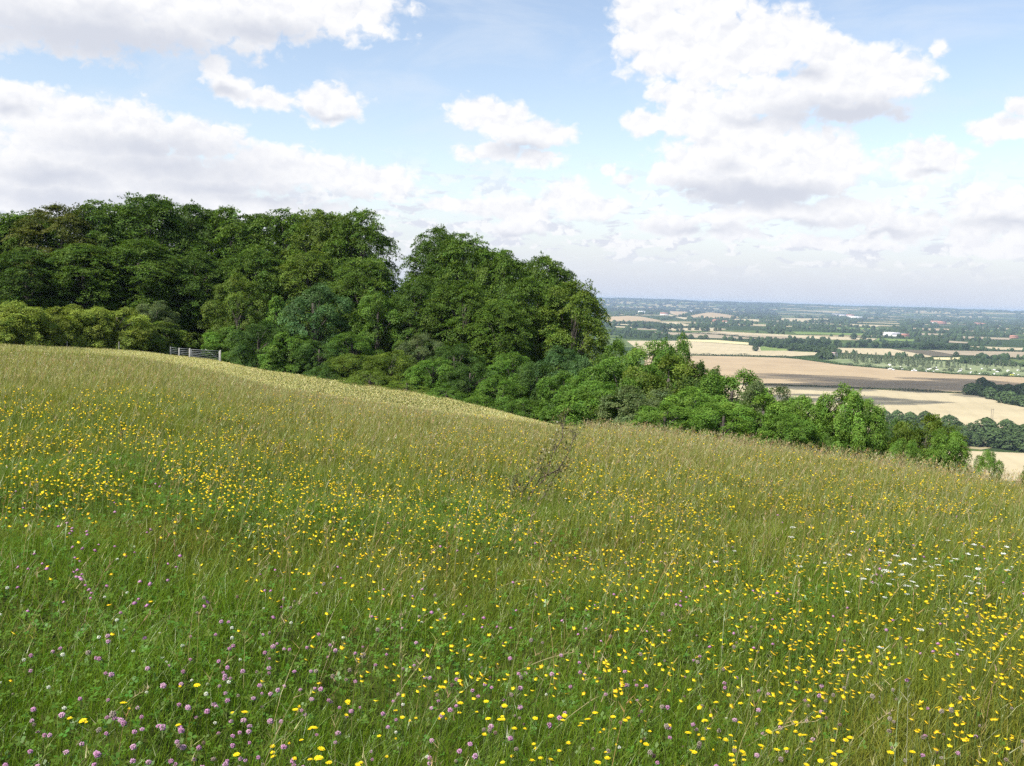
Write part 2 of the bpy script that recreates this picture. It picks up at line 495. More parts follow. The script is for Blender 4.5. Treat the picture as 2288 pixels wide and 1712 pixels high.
# low leaves between the grass: clover and herbs
n = 60000
az, r = scatter(1.2, 11, n, 40 * DEG)
x, y = r * np.sin(az), r * np.cos(az)
keep = RNG.uniform(0, 1, n) < np.clip(.45 + .6 * fbm2(x, y, 1.1, 41) - .02 * az / DEG, .05, 1)
az, r = az[keep], r[keep]; n = len(az)
P = grass_points(az, r); P[:, 2] += RNG.uniform(.03, .13, n)
vv, cc = [], []
base_col = np.stack([RNG.uniform(.07, .115, n), RNG.uniform(.16, .22, n), RNG.uniform(.012, .025, n)], -1)
rot = RNG.uniform(0, 6.28, n); sz = RNG.uniform(.006, .013, n) * (1 + .06 * r)
tilt = RNG.normal(0, .35, (n, 2))
for k in range(3):
    a0 = rot + k * 2.094
    d = np.stack([np.cos(a0), np.sin(a0), tilt[:, 0] * np.cos(a0) + tilt[:, 1] * np.sin(a0) + .15], -1)
    s_ = np.stack([-np.sin(a0), np.cos(a0), -tilt[:, 0] * np.sin(a0) + tilt[:, 1] * np.cos(a0)], -1)
    q4 = np.stack([P, P + sz[:, None] * (d * .8 + s_ * .55), P + sz[:, None] * d * 1.35, P + sz[:, None] * (d * .8 - s_ * .55)], 1)
    vv.append(q4.reshape(-1, 3)); cc.append(np.repeat(base_col, 4, 0))
v = np.concatenate(vv)
co = build('clover_leaves', v, np.arange(len(v)).reshape(-1, 4), None, M_GRASS, np.concatenate(cc))
tag(co, 'low green clover leaves and herbs carpeting the ground between grass blades', 'leaves', kind='stuff')

# ------------------------------------------------------------------ flowers
def disc_head(mb, R, n, cup, c1, c2, z0=0.0, notch=True, rng=random):
    R *= .76
    for layer, (rad, cu) in enumerate(((R, cup * .6), (R * .68, cup * 1.5))):
        for k in range(n):
            a = (k + .5 * layer) / n * 2 * math.pi + rng.uniform(-.08, .08)
            d = np.array([math.cos(a), math.sin(a), 0]); s = np.array([-math.sin(a), math.cos(a), 0])
            ww = rad * 2.5 / n
            r_ = rad * rng.uniform(.86, 1.06)
            z = np.array([0, 0, 1.])
            v = [d * .12 * R - s * ww * .3, d * .12 * R + s * ww * .3, d * r_ + s * ww * .75 + z * cu * r_, d * r_ * 1.04 + z * cu * r_ * 1.1, d * r_ - s * ww * .75 + z * cu * r_]
            v = np.array(v) + np.array([0, 0, z0 + layer * .0015])
            mb.add(v, None, [[0, 1, 2], [0, 2, 3], [0, 3, 4]], c1 if layer == 0 else c2)


def ball_head(mb, R, n, c_out, c_in, squash=.9, seed=0, z0=0.0):
    r_ = np.random.default_rng(seed)
    k = np.arange(n) + .5
    ph = np.arccos(1 - 1.75 * k / n); th = math.pi * (1 + 5 ** .5) * k
    D = np.stack([np.cos(th) * np.sin(ph), np.sin(th) * np.sin(ph), np.cos(ph)], -1)
    for d in D:
        d = d + r_.normal(0, .14, 3); d /= np.linalg.norm(d)
        u = np.cross(d, [0.3, .2, .9]); u /= np.linalg.norm(u); w = np.cross(d, u)
        l = R * r_.uniform(.82, 1.12); t = R * .19
        v = np.array([d * .25 * R, d * .72 * l + u * t, d * .72 * l + w * t, d * .72 * l - u * t, d * .72 * l - w * t, d * l + u * t * .35, d * l - u * t * .35]) * np.array([1, 1, squash]) + np.array([0, 0, z0])
        c = np.array([c_in, c_in, c_in, c_in, c_in, c_out, c_out]) * r_.uniform(.85, 1.15)
        c[1:5] = (np.array(c_in) * .45 + np.array(c_out) * .55) * r_.uniform(.85, 1.15)
        mb.add(v, None, [[0, 1, 2], [0, 2, 3], [0, 3, 4], [0, 4, 1], [1, 5, 2], [2, 5, 6], [2, 6, 3], [3, 6, 4], [4, 6, 5], [4, 5, 1]], c)


YC, YC2 = (.95, .76, .02), (.92, .66, .012)
GS = (.11, .16, .04)


def stem_pts(h, bend):
    s = np.linspace(0, 1, 5)[:, None]
    return np.concatenate([bend * s ** 2, 0 * s, h * s], 1)


class Kind: pass


def make_kind(name, cat, part, heads, stems, extra=None):
    """flower prototypes: list of (root, top height)"""
    out = []
    for hd, (h, bend) in zip(heads, stems):
        root = empty(name)
        sb = MB(); sb.tube(stem_pts(h, bend), np.linspace(.0013, .0010, 5), 5, GS)
        if extra: extra(sb, h, bend)
        sb.build('stem', M_GRASS, root, True)
        o = hd.build(part, M_PETAL, root); o.location = (bend, 0, h)
        o.rotation_euler = (random.uniform(-.2, .2), .9 * bend / h, random.uniform(0, 6))
        out.append((root, h))
    return out


def sepals(mb, R, z=-.003):
    mb.tube([(0, 0, -R * .55), (0, 0, -R * .25), (0, 0, 0)], [R * .12, R * .34, R * .3], 7, (.1, .15, .05))


ystyles = []
for k in range(7):
    mb = MB(); rg = random.Random(k); R = [.0165, .015, .018, .0155, .017, .010, .013][k]
    cup = [.12, .28, .05, .4, .2, 1.1, .7][k]
    disc_head(mb, R, [13, 12, 14, 12, 13, 10, 11][k], cup, YC, YC2, rng=rg); sepals(mb, R)
    ystyles.append(mb)
YELLOW = make_kind('yellow_flower', 'flower', 'flower_head', ystyles, [(.24, .02), (.28, .04), (.21, .01), (.26, .05), (.30, .03), (.2, .02), (.25, .03)])
cstyles = []
PINK, PINKIN = (.60, .27, .50), (.68, .48, .58)
for k in range(5):
    mb = MB(); ball_head(mb, [.0125, .0115, .0135, .012, .011][k], [62, 54, 66, 56, 50][k], [PINK, (.52, .22, .44), (.64, .38, .54), (.56, .32, .50), (.45, .18, .34)][k], PINKIN, .88, k)
    mb.add(*(lambda a: (np.concatenate([np.stack([np.cos(a) * .017, np.sin(a) * .017, -.006 + 0 * a], -1), [[0, 0, -.004]]]), None, [[0, 1, 6], [2, 3, 6], [4, 5, 6]]))(np.array([0, .8, 2.1, 2.9, 4.2, 5.])), c=(.07, .16, .03))
    cstyles.append(mb)
CLOVER = make_kind('clover_flower', 'flower', 'flower_head', cstyles, [(.17, .02), (.2, .03), (.15, .01), (.18, .04), (.16, .03)])
wstyles = []
for k in range(3):
    mb = MB(); ball_head(mb, .0105, 50, (.86, .86, .80), (.55, .6, .4), .85, 20 + k); wstyles.append(mb)
WHITE = make_kind('white_clover', 'flower', 'flower_head', wstyles, [(.15, .02), (.18, .02), (.16, .03)])
sstyles = []
for k in range(4):
    mb = MB(); ball_head(mb, [.013, .012, .015, .011][k], 52, [(.36, .29, .24), (.30, .24, .19), (.42, .36, .30), (.25, .15, .12)][k], (.22, .18, .13), .95, 30 + k); sstyles.append(mb)
SEED = make_kind('seed_head', 'seed head', 'seed_ball', sstyles, [(.22, .02), (.25, .04), (.28, .03), (.2, .02)])
ustyles = []
for k in range(3):
    mb = MB(); rg = np.random.default_rng(50 + k); R = [.034, .028, .04][k]
    for q in range(44):
        a, rr = rg.uniform(0, 6.28), R * math.sqrt(rg.uniform(0, 1)); zz = .012 - 5 * rr * rr + rg.normal(0, .0015)
        c0 = np.array([rr * math.cos(a), rr * math.sin(a), zz]); s_ = rg.uniform(.0035, .0055)
        an = np.arange(6) / 6 * 6.28
        v = np.concatenate([c0 + s_ * np.stack([np.cos(an), np.sin(an), .0 * an], -1), [c0 + np.array([0, 0, s_ * .5])]])
        mb.add(v, None, [[i_, (i_ + 1) % 6, 6] for i_ in range(6)], np.array((.86, .86, .82)) * rg.uniform(.85, 1.05))
    for q in range(9):
        a = q / 9 * 6.28; mb.tube([(0, 0, -.03), (R * .65 * math.cos(a), R * .65 * math.sin(a), .002)], .0007, 4, GS)
    ustyles.append(mb)
UMBEL = make_kind('white_umbel', 'flower', 'flower_head', ustyles, [(.33, .02), (.36, .04), (.3, .02)])


def gauss(x, y, cx, cy, sx, sy): return np.exp(-((x - cx) / sx) ** 2 - ((y - cy) / sy) ** 2)


def dens_yellow(x, y):
    d = .022 + 1.6 * gauss(x, y, 800, 1035, 900, 75) + 1.0 * gauss(x, y, 300, 905, 600, 55) + 1.5 * gauss(x, y, 1750, 1080, 700, 75)
    d += .30 * np.clip((x - 1150) / 700, 0, 1) * np.clip((y - 1080) / 150, 0, 1) * np.clip((1740 - y) / 400, .15, 1)
    d += .34 * gauss(x, y, 1000, 1180, 600, 110) + .035 * gauss(x, y, 1000, 1560, 350, 200)
    d *= np.where((x < 520) & (y > 1180), .15, 1)
    return d


def dens_pink(x, y):
    d = .05 + .9 * gauss(x, y, 260, 1280, 200, 55) + .9 * gauss(x, y, 420, 1580, 330, 110) + .35 * gauss(x, y, 900, 1480, 420, 150) + .25 * gauss(x, y, 100, 1150, 260, 70)
    d += .22 * gauss(x, y, 1450, 1500, 550, 130) + .25 * gauss(x, y, 450, 1690, 600, 60) + .12 * gauss(x, y, 2000, 1250, 300, 60)
    return d


def dens_white(x, y): return .03 + .6 * gauss(x, y, 330, 1380, 350, 150) + .4 * gauss(x, y, 930, 1400, 120, 60) + .12 * gauss(x, y, 900, 1500, 700, 200)
def dens_umbel(x, y): return (x > 1100) * .002 + 1.0 * gauss(x, y, 2080, 1240, 190, 38) + .35 * gauss(x, y, 2060, 1390, 90, 40) + .3 * gauss(x, y, 1850, 1190, 260, 40) + .12 * gauss(x, y, 1400, 1075, 250, 30)
def dens_seed(x, y): return .05 + .5 * gauss(x, y, 1900, 1560, 420, 150) + .3 * gauss(x, y, 1300, 1450, 500, 160) + .3 * gauss(x, y, 300, 1650, 400, 80)


def sample(dens, n, ylo=850, hh=.22, clump=.0, seed=0, x0=-160, x1=2450):
    r_ = np.random.default_rng(seed); X, Y = [], []
    while len(X) < n:
        x = r_.uniform(x0, x1, 4000); y = r_.uniform(ylo, 1760, 4000)
        d = dens(x, y) * (1 + clump * fbm2(x, y * 2.2, .012, seed))
        k = r_.uniform(0, 1, 4000) < d
        X += list(x[k]); Y += list(y[k])
    X, Y = np.array(X[:n]), np.array(Y[:n])
    az, r, ok = hit(X, Y, hh)
    ok &= (r > 2.6)
    return az[ok], r[ok], X[ok], Y[ok]


def place_flowers(protos, az, r, X, Y, label_fn, group, seed, scale=(.62, 1.02), limit=300):
    rg = random.Random(seed); order = np.argsort(r); used = [False] * len(protos)
    for q in order[:limit]:
        k = rg.randrange(len(protos)); root, h = protos[k]
        o = root if not used[k] else copy_thing(root); used[k] = True
        px, py = r[q] * math.sin(az[q]), r[q] * math.cos(az[q])
        o.location = (px, py, float(ground(az[q], r[q])) - .005)
        o.rotation_euler = (rg.uniform(-.12, .12), rg.uniform(-.12, .16), rg.uniform(0, 6.28))
        s = rg.uniform(*scale); o.scale = (s, s, s * rg.uniform(.85, 1.2))
        tag(o, label_fn(k, X[q], Y[q], r[q]), 'seed head' if 'seed' in root.name else 'flower', group)
    return order[limit:]


def where(x, y):
    side = 'lower left corner of the meadow' if x < 600 else 'lower right corner of the meadow' if x > 1690 else 'middle of the near meadow'
    if y < 1330: side = ('clover drift beside the green patch' if x < 600 else 'far end of the flower drift' if x > 1690 else 'grass below the dead sapling')
    return side


YL = ['wide open yellow flower', 'slightly cupped yellow flower', 'large flat yellow flower', 'yellow flower on a bent stem', 'tall yellow flower', 'half closed yellow flower', 'small cupped yellow flower']
CL = ['round pink clover head', 'deep pink clover head', 'large pale pink clover head', 'mauve clover head', 'small dark pink clover head']
az, r, X, Y = sample(dens_yellow, 10500, 880, .26, .95, 1)
rest = place_flowers(YELLOW, az, r, X, Y, lambda k, x, y, d: f"{YL[k]} in the {where(x, y)}", 'yellow flowers nearest the viewer', 2)


def flower_mass(name, az, r, hh, R, col, label, cat, flat=True, seed=0):
    """the flowers beyond the nearest three hundred, heads on short stems"""
    rg = np.random.default_rng(seed); n = len(az)
    P = np.stack([r * np.sin(az), r * np.cos(az), ground(az, r) + hh * rg.uniform(.75, 1.2, n) * np.clip(.75 + r / 28, 1, 1.5)], -1)
    ns = 10 if flat else 8; an = np.arange(ns) / ns * 2 * math.pi
    s = R * rg.uniform(.7, 1.2, n) * (1 + .026 * r)
    rr = rg.uniform(.8, 1.15, (n, ns)) * s[:, None] * (np.array([1, .62] * (ns // 2))[None] if flat else 1)
    t1, t2 = rg.normal(-.1, .3, n), rg.normal(0, .3, n)
    cx, cy = np.cos(an)[None] * rr, np.sin(an)[None] * rr
    vv = np.zeros((n, ns + 2, 3)); up = (.3 if flat else .0)
    vv[:, :ns, 0] = cx; vv[:, :ns, 1] = cy; vv[:, :ns, 2] = up * rr + t1[:, None] * cx + t2[:, None] * cy
    vv[:, ns, 2] = (.12 if flat else .75) * s
    vv[:, ns + 1, 2] = -(.35 if flat else .75) * s
    vv += P[:, None]
    b = (np.arange(n) * (ns + 2))[:, None, None]
    f1 = np.array([[k, (k + 1) % ns, ns] for k in range(ns)] + [[(k + 1) % ns, k, ns + 1] for k in range(ns)])[None]
    c = np.repeat((np.array(col)[None] * rg.uniform(.75, 1.12, (n, 1)) * np.stack([np.ones(n), rg.uniform(.78, 1.03, n), np.ones(n)], -1))[:, None], ns + 2, 1)
    if flat: c[:, ns + 1] = (.12, .16, .04)
    tri = (b + f1).reshape(-1, 3)
    P0 = np.stack([r * np.sin(az), r * np.cos(az), ground(az, r)], -1)
    v2, q2, c2 = blades(P0, P[:, 2] - P0[:, 2], .0018 + .0004 * r, np.zeros(n), np.full(n, .01), np.tile([GS], (n, 1)), 1)
    o = build(name, np.concatenate([vv.reshape(-1, 3), v2]), q2 + n * (ns + 2), tri, M_PETAL, np.concatenate([c.reshape(-1, 3), c2]))
    tag(o, label, cat, kind='stuff')


flower_mass('yellow_flowers', az[rest], r[rest], .26, .0110, YC, 'drifts of small yellow flowers across the middle of the meadow', 'flowers')
az, r, X, Y = sample(dens_pink, 470, 1060, .17, .5, 3)
rest = place_flowers(CLOVER, az, r, X, Y, lambda k, x, y, d: f"{CL[k]} in the {where(x, y)}", 'pink clover heads nearest the viewer', 4, (.62, .95))
flower_mass('clover_flowers', az[rest], r[rest], .18, .0095, (.50, .26, .42), 'scattered pink clover heads farther back in the grass', 'flowers', False, 5)
az, r, X, Y = sample(dens_white, 55, 1180, .16, .3, 6)
place_flowers(WHITE, az, r, X, Y, lambda k, x, y, d: f"{['small white clover head', 'white clover head on a taller stem', 'creamy white clover head'][k]} in the {where(x, y)}", 'white clover heads', 7, (.6, .95))
az, r, X, Y = sample(dens_umbel, 66, 1060, .34, .3, 8)
place_flowers(UMBEL, az, r, X, Y, lambda k, x, y, d: f"{['flat topped white flower cluster', 'small white flower cluster on a bent stem', 'broad white flower cluster'][k]} in the {where(x, y)}", 'flat white flower clusters', 9, (.45, .75))
az, r, X, Y = sample(dens_seed, 190, 1200, .24, .4, 10)
place_flowers(SEED, az, r, X, Y, lambda k, x, y, d: f"{['round grey brown seed head', 'brown seed head on a leaning stem', 'large pale fluffy seed head', 'small rusty dead clover head'][k]} in the {where(x, y)}", 'brown seed heads', 11, (.5, .85))

# ------------------------------------------------------------------ trees and bushes
def leaf_cards(C, Nn, size, aspect, rng):
    """rhombic folded leaves at C with normals Nn"""
    n = len(C)
    ref = rng.normal(0, 1, (n, 3)); u = np.cross(Nn, ref); u /= np.linalg.norm(u, axis=1)[:, None] + 1e-9
    w = np.cross(Nn, u)
    s = size[:, None]
    v = np.stack([C - u * s, C + w * s * aspect - Nn * s * .12, C + u * s, C - w * s * aspect - Nn * s * .12], 1)
    return v.reshape(-1, 3), np.arange(n * 4).reshape(-1, 4)


def make_tree(name, seed, H, Rw, n_lobes, n_spray, n_leaf, leaf, zlo, prof, spray=(.95, .6), flat=.6, twigs=10, var=.22, limbs=True, lob=(.30, .44)):
    """trunk with limbs, and a crown of lobes carrying layered leaf sprays"""
    rg = np.random.default_rng(seed)
    lobes = []
    for k in range(n_lobes):
        u = zlo + (1 - zlo) * (k + .5) / n_lobes
        phi = k * 2.39996 + rg.uniform(-.5, .5)
        e = np.interp(u, prof[0], prof[1]) * Rw * rg.uniform(.82, 1.12)
        rho = Rw * rg.uniform(*lob) * (1.0 if u < .85 else .8)
        rad = max(0, e - rho * .75)
        lobes.append((np.array([rad * math.cos(phi), rad * math.sin(phi), max(u * H - rho * .55, rho * .6)]), rho))
    C, Nn, sz, cc = [], [], [], []
    for c, rho in lobes:
        out = np.array([c[0], c[1], 0]); out = out / (np.linalg.norm(out) + 1e-6)
        m = int(n_spray * rg.uniform(.8, 1.2))
        lt = rg.uniform(.88, 1.12)
        for q in range(m):
            d = rg.normal(0, 1, 3); d /= np.linalg.norm(d)
            if d @ (out * .6 + np.array([0, 0, .6])) < -.25: d = -d
            p = c + d * rho * rg.uniform(.7, 1.06)
            nrm = np.array([0, 0, 1.]) * flat + d * (1 - flat) + rg.normal(0, .18, 3); nrm /= np.linalg.norm(nrm)
            hd = d * np.array([1, 1, .3]) + out * .4 + rg.normal(0, .2, 3); hd -= nrm * (hd @ nrm); hd /= np.linalg.norm(hd) + 1e-6
            sd = np.cross(nrm, hd)
            k = int(n_leaf * rg.uniform(.7, 1.3)); sc = rg.uniform(.75, 1.25)
            a = rg.uniform(-1, 1, k); b = rg.uniform(-1, 1, k) * (1.05 - .55 * np.abs(a))
            pts = p + hd * (a * spray[0] * sc)[:, None] + sd * (b * spray[1] * sc)[:, None] + nrm * (rg.normal(0, .07, k) - .22 * a * a - .15 * b * b)[:, None] * sc
            C.append(pts); t = nrm + rg.normal(0, .42, (k, 3)); t /= np.linalg.norm(t, axis=1)[:, None]
            Nn.append(t); sz.append(leaf * rg.uniform(.7, 1.3, k))
            base = lt * rg.normal(1, var * .6); hue = rg.normal(0, .055)
            col = np.ones((k, 3)) * base * rg.normal(1, .14, (k, 1)); col[:, 0] *= 1 + hue + rg.normal(0, .06, k); col[:, 2] *= 1 - hue
            cc.append(col)
    # loose upright twig sprays that break the outline
    for q in range(twigs):
        c, rho = lobes[rg.integers(n_lobes // 2, n_lobes)]
        d = rg.normal(0, 1, 3); d[2] = abs(d[2]) + .3; d /= np.linalg.norm(d)
        k = int(n_leaf * .55); s = rg.uniform(0, 1, k)
        p = c + d * rho * (.85 + .5 * s * rg.uniform(.4, 1))[:, None] + rg.normal(0, .24, (k, 3)) * (1.1 - s)[:, None] * spray[1] * 1.6
        C.append(p); t = rg.normal(0, .6, (k, 3)) + [0, 0, .8]; t /= np.linalg.norm(t, axis=1)[:, None]; Nn.append(t); sz.append(leaf * rg.uniform(.6, 1.1, k)); cc.append(np.ones((k, 3)) * rg.normal(1, .12, (k, 1)))
    C, Nn, sz, cc = map(np.concatenate, (C, Nn, sz, cc))
    C[:, 2] = np.maximum(C[:, 2], .05)
    v, q = leaf_cards(C, Nn, sz, .55, rg)
    root = empty(name)
    tb = MB(); tr = .022 * H + .06
    lean = rg.normal(0, .03 * H, 2); hs = np.linspace(0, .8, 8)
    axis = np.stack([lean[0] * hs ** 2, lean[1] * hs ** 2, hs * H], -1)
    tb.tube(axis, tr * (1 - hs) ** .8 + .02, 8, (.075, .065, .055))
    for c, rho in lobes:
        z0 = min(max(.12 * H, c[2] * .55), .7 * H); p0 = np.array([np.interp(z0, axis[:, 2], axis[:, 0]), np.interp(z0, axis[:, 2], axis[:, 1]), z0])
        s = np.linspace(0, 1, 6)[:, None]
        mid = p0 + (c - p0) * s + np.array([0, 0, 1]) * np.sin(s * math.pi) * rho * .25
        tb.tube(mid, np.linspace(tr * .3, .02, 6), 5, (.075, .065, .055))
    tb.build('trunk', M_BARK, root, True)
    build('crown', v, q, None, M_LEAF, np.repeat(cc, 4, 0).clip(.25, 2.2), False, root)
    root["h"] = H; root["w"] = 2 * Rw
    return root


BEECH_PROF = ([0, .1, .3, .55, .78, .92, 1], [.75, .9, 1.0, 1.0, .92, .70, .34])
ROUND_PROF = ([0, .15, .45, .75, .92, 1], [.8, .95, 1.0, .92, .66, .3])
CONE_PROF = ([0, .2, .45, .7, .9, 1], [.75, .95, .9, .65, .35, .1])
BEECH = [make_tree('beech_tree', 100 + k, 17, 5.4, 34, 28, 78, .118, .06, BEECH_PROF, (1.15, .66), .70, 30, .2) for k in range(4)]
ASH = [make_tree('young_tree', 200 + k, 8, 3.0, 24, 23, 78, .068, .05, ROUND_PROF, (.5, .38), .45, 14, .22) for k in range(3)]
SHRUB = [make_tree('hawthorn_bush', 300 + k, 4.6, 2.5, 20, 25, 76, .058, .03, ([0, .3, .6, .82, .94, 1], [.85, .95, 1.0, .95, .75, .4]), (.42, .32), .4, 18, .28, lob=(.3, .46)) for k in range(4)]
SLIM = [make_tree('slim_tree', 400 + k, 6, 1.5, 16, 13, 34, .075, .05, CONE_PROF, (.36, .26), .4, 12, .2, lob=(.36, .5)) for k in range(1)]
BRAMBLE = [make_tree('bramble_bush', 500 + k, 2.2, 2.4, 14, 17, 56, .05, .0, ([0, .5, .8, 1], [1, .95, .7, .3]), (.4, .28), .5, 14, .25, lob=(.28, .42)) for k in range(2)]
PROTO = dict(b=BEECH, a=ASH, s=SHRUB, t=SLIM, m=BRAMBLE)
USED = set(); CNT = dict(b=0, a=0, s=0, t=0, m=0)
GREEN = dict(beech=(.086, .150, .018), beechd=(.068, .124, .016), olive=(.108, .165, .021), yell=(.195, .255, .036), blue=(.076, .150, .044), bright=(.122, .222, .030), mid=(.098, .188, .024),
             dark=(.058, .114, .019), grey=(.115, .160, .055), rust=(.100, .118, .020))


def plant(kind, x, top, r, w, tone, label, group=None, sink=.15):
    """x, top and w in photo units (2212 wide overview); r metres from the viewer"""
    k = 2288 / 2212
    x, top, w = x * k, top * k, w * k
    P = PROTO[kind]; root = P[CNT[kind] % len(P)]; CNT[kind] += 1
    if group == GR: w *= 1.55 if x < 1930 else 1.15; top += (-6 if x < 1930 else 6)
    elif kind in 'sm': w *= 1.3 if group == GH else 1.15
    h0, w0 = root["h"], root["w"]
    if root.name in USED: o = copy_thing(root)
    else: o = root
    USED.add(root.name)
    p = at(x, top, r); zg = float(gxy(p[0], p[1])) - sink
    H = max(p[2] - zg, .6); wm = w * r / F0
    o.location = (p[0], p[1], zg)
    o.rotation_euler = (0, 0, random.uniform(0, 6.28))
    o.scale = (wm / w0, wm / w0, H / h0)
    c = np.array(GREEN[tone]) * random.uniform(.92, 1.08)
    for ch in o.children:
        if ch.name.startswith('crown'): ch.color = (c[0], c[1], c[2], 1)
    tag(o, label, {'b': 'tree', 'a': 'tree', 's': 'bush', 't': 'tree', 'm': 'bush'}[kind], group)
    return o


GB, GH, GM, GS_, GR = 'tall beeches of the hilltop wood', 'hedge bushes along the top of the meadow', 'smaller trees at the foot of the beech wood', 'scrub bushes below the wood', 'bushes beyond the meadow brow'
# skyline beeches
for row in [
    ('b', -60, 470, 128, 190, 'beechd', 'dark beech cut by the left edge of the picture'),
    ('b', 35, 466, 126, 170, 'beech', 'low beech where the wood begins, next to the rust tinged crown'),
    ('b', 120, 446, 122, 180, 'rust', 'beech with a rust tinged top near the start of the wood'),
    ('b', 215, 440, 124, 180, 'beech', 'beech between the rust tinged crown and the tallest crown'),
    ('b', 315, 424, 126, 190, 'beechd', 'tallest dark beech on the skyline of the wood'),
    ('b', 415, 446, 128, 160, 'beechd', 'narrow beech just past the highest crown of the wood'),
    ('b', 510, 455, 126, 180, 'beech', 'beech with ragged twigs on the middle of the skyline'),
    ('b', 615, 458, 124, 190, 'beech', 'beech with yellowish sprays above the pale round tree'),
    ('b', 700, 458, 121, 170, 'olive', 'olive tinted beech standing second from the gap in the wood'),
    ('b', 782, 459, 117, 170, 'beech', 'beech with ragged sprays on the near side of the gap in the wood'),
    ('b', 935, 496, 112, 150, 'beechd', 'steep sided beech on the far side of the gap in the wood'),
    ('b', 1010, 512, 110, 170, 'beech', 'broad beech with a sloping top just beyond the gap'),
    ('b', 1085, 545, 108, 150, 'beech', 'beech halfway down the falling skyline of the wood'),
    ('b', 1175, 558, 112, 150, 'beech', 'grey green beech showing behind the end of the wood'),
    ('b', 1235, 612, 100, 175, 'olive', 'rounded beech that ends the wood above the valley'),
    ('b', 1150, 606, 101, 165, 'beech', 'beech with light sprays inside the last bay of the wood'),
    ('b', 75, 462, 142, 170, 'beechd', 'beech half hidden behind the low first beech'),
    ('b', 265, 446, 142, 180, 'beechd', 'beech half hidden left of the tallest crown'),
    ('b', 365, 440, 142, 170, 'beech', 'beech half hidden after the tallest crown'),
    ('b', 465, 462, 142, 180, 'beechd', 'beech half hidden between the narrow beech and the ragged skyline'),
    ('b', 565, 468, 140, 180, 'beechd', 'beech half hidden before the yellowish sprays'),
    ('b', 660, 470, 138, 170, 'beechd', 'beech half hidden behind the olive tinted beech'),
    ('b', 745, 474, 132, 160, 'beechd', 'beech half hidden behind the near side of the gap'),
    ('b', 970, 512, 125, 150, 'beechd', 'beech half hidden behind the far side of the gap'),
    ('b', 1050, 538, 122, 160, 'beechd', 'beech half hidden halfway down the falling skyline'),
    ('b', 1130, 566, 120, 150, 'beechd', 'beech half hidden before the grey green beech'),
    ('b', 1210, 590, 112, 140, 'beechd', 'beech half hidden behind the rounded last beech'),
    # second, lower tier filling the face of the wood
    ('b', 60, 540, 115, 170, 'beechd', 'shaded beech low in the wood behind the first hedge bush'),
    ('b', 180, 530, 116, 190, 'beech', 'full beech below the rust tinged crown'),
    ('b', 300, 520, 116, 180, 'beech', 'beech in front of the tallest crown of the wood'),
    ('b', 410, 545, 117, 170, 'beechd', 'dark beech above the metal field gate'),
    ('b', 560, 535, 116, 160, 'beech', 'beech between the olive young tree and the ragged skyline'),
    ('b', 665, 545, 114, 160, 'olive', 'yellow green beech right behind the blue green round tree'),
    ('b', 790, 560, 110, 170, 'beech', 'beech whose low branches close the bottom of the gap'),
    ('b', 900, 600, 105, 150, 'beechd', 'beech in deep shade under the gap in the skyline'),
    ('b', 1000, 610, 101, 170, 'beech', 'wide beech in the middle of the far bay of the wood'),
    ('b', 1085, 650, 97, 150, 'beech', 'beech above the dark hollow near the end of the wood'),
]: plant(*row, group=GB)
for row in [
    ('a', 515, 596, 109, 125, 'olive', 'dense olive green young tree above the field gate'),
    ('a', 684, 616, 103, 165, 'blue', 'round blue green tree standing out against the beeches'),
    ('t', 597, 640, 105, 75, 'bright', 'slim yellow green tree hard against the round blue green tree'),
    ('a', 818, 636, 103, 125, 'bright', 'bright green young tree below the gap in the wood'),
    ('a', 335, 652, 107, 100, 'grey', 'grey green young tree rising out of the top hedge'),
    ('a', 906, 722, 92, 120, 'grey', 'grey green tree with a worn top at the foot of the wood'),
    ('a', 760, 720, 98, 120, 'mid', 'green tree filling the corner between the two bright crowns'),
    ('a', 985, 745, 88, 130, 'dark', 'dark tree at the shaded foot of the far bay of the wood'),
    ('a', 1105, 762, 84, 125, 'mid', 'plain green tree under the dark hollow of the wood'),
    ('a', 1210, 752, 82, 140, 'blue', 'blue green tree at the foot of the last beech'),
    ('a', 1400, 742, 82, 150, 'bright', 'fresh green tree just past the end of the wood'),
    ('a', 1330, 735, 88, 110, 'mid', 'green tree tucked against the last beech'),
]: plant(*row, group=GM)
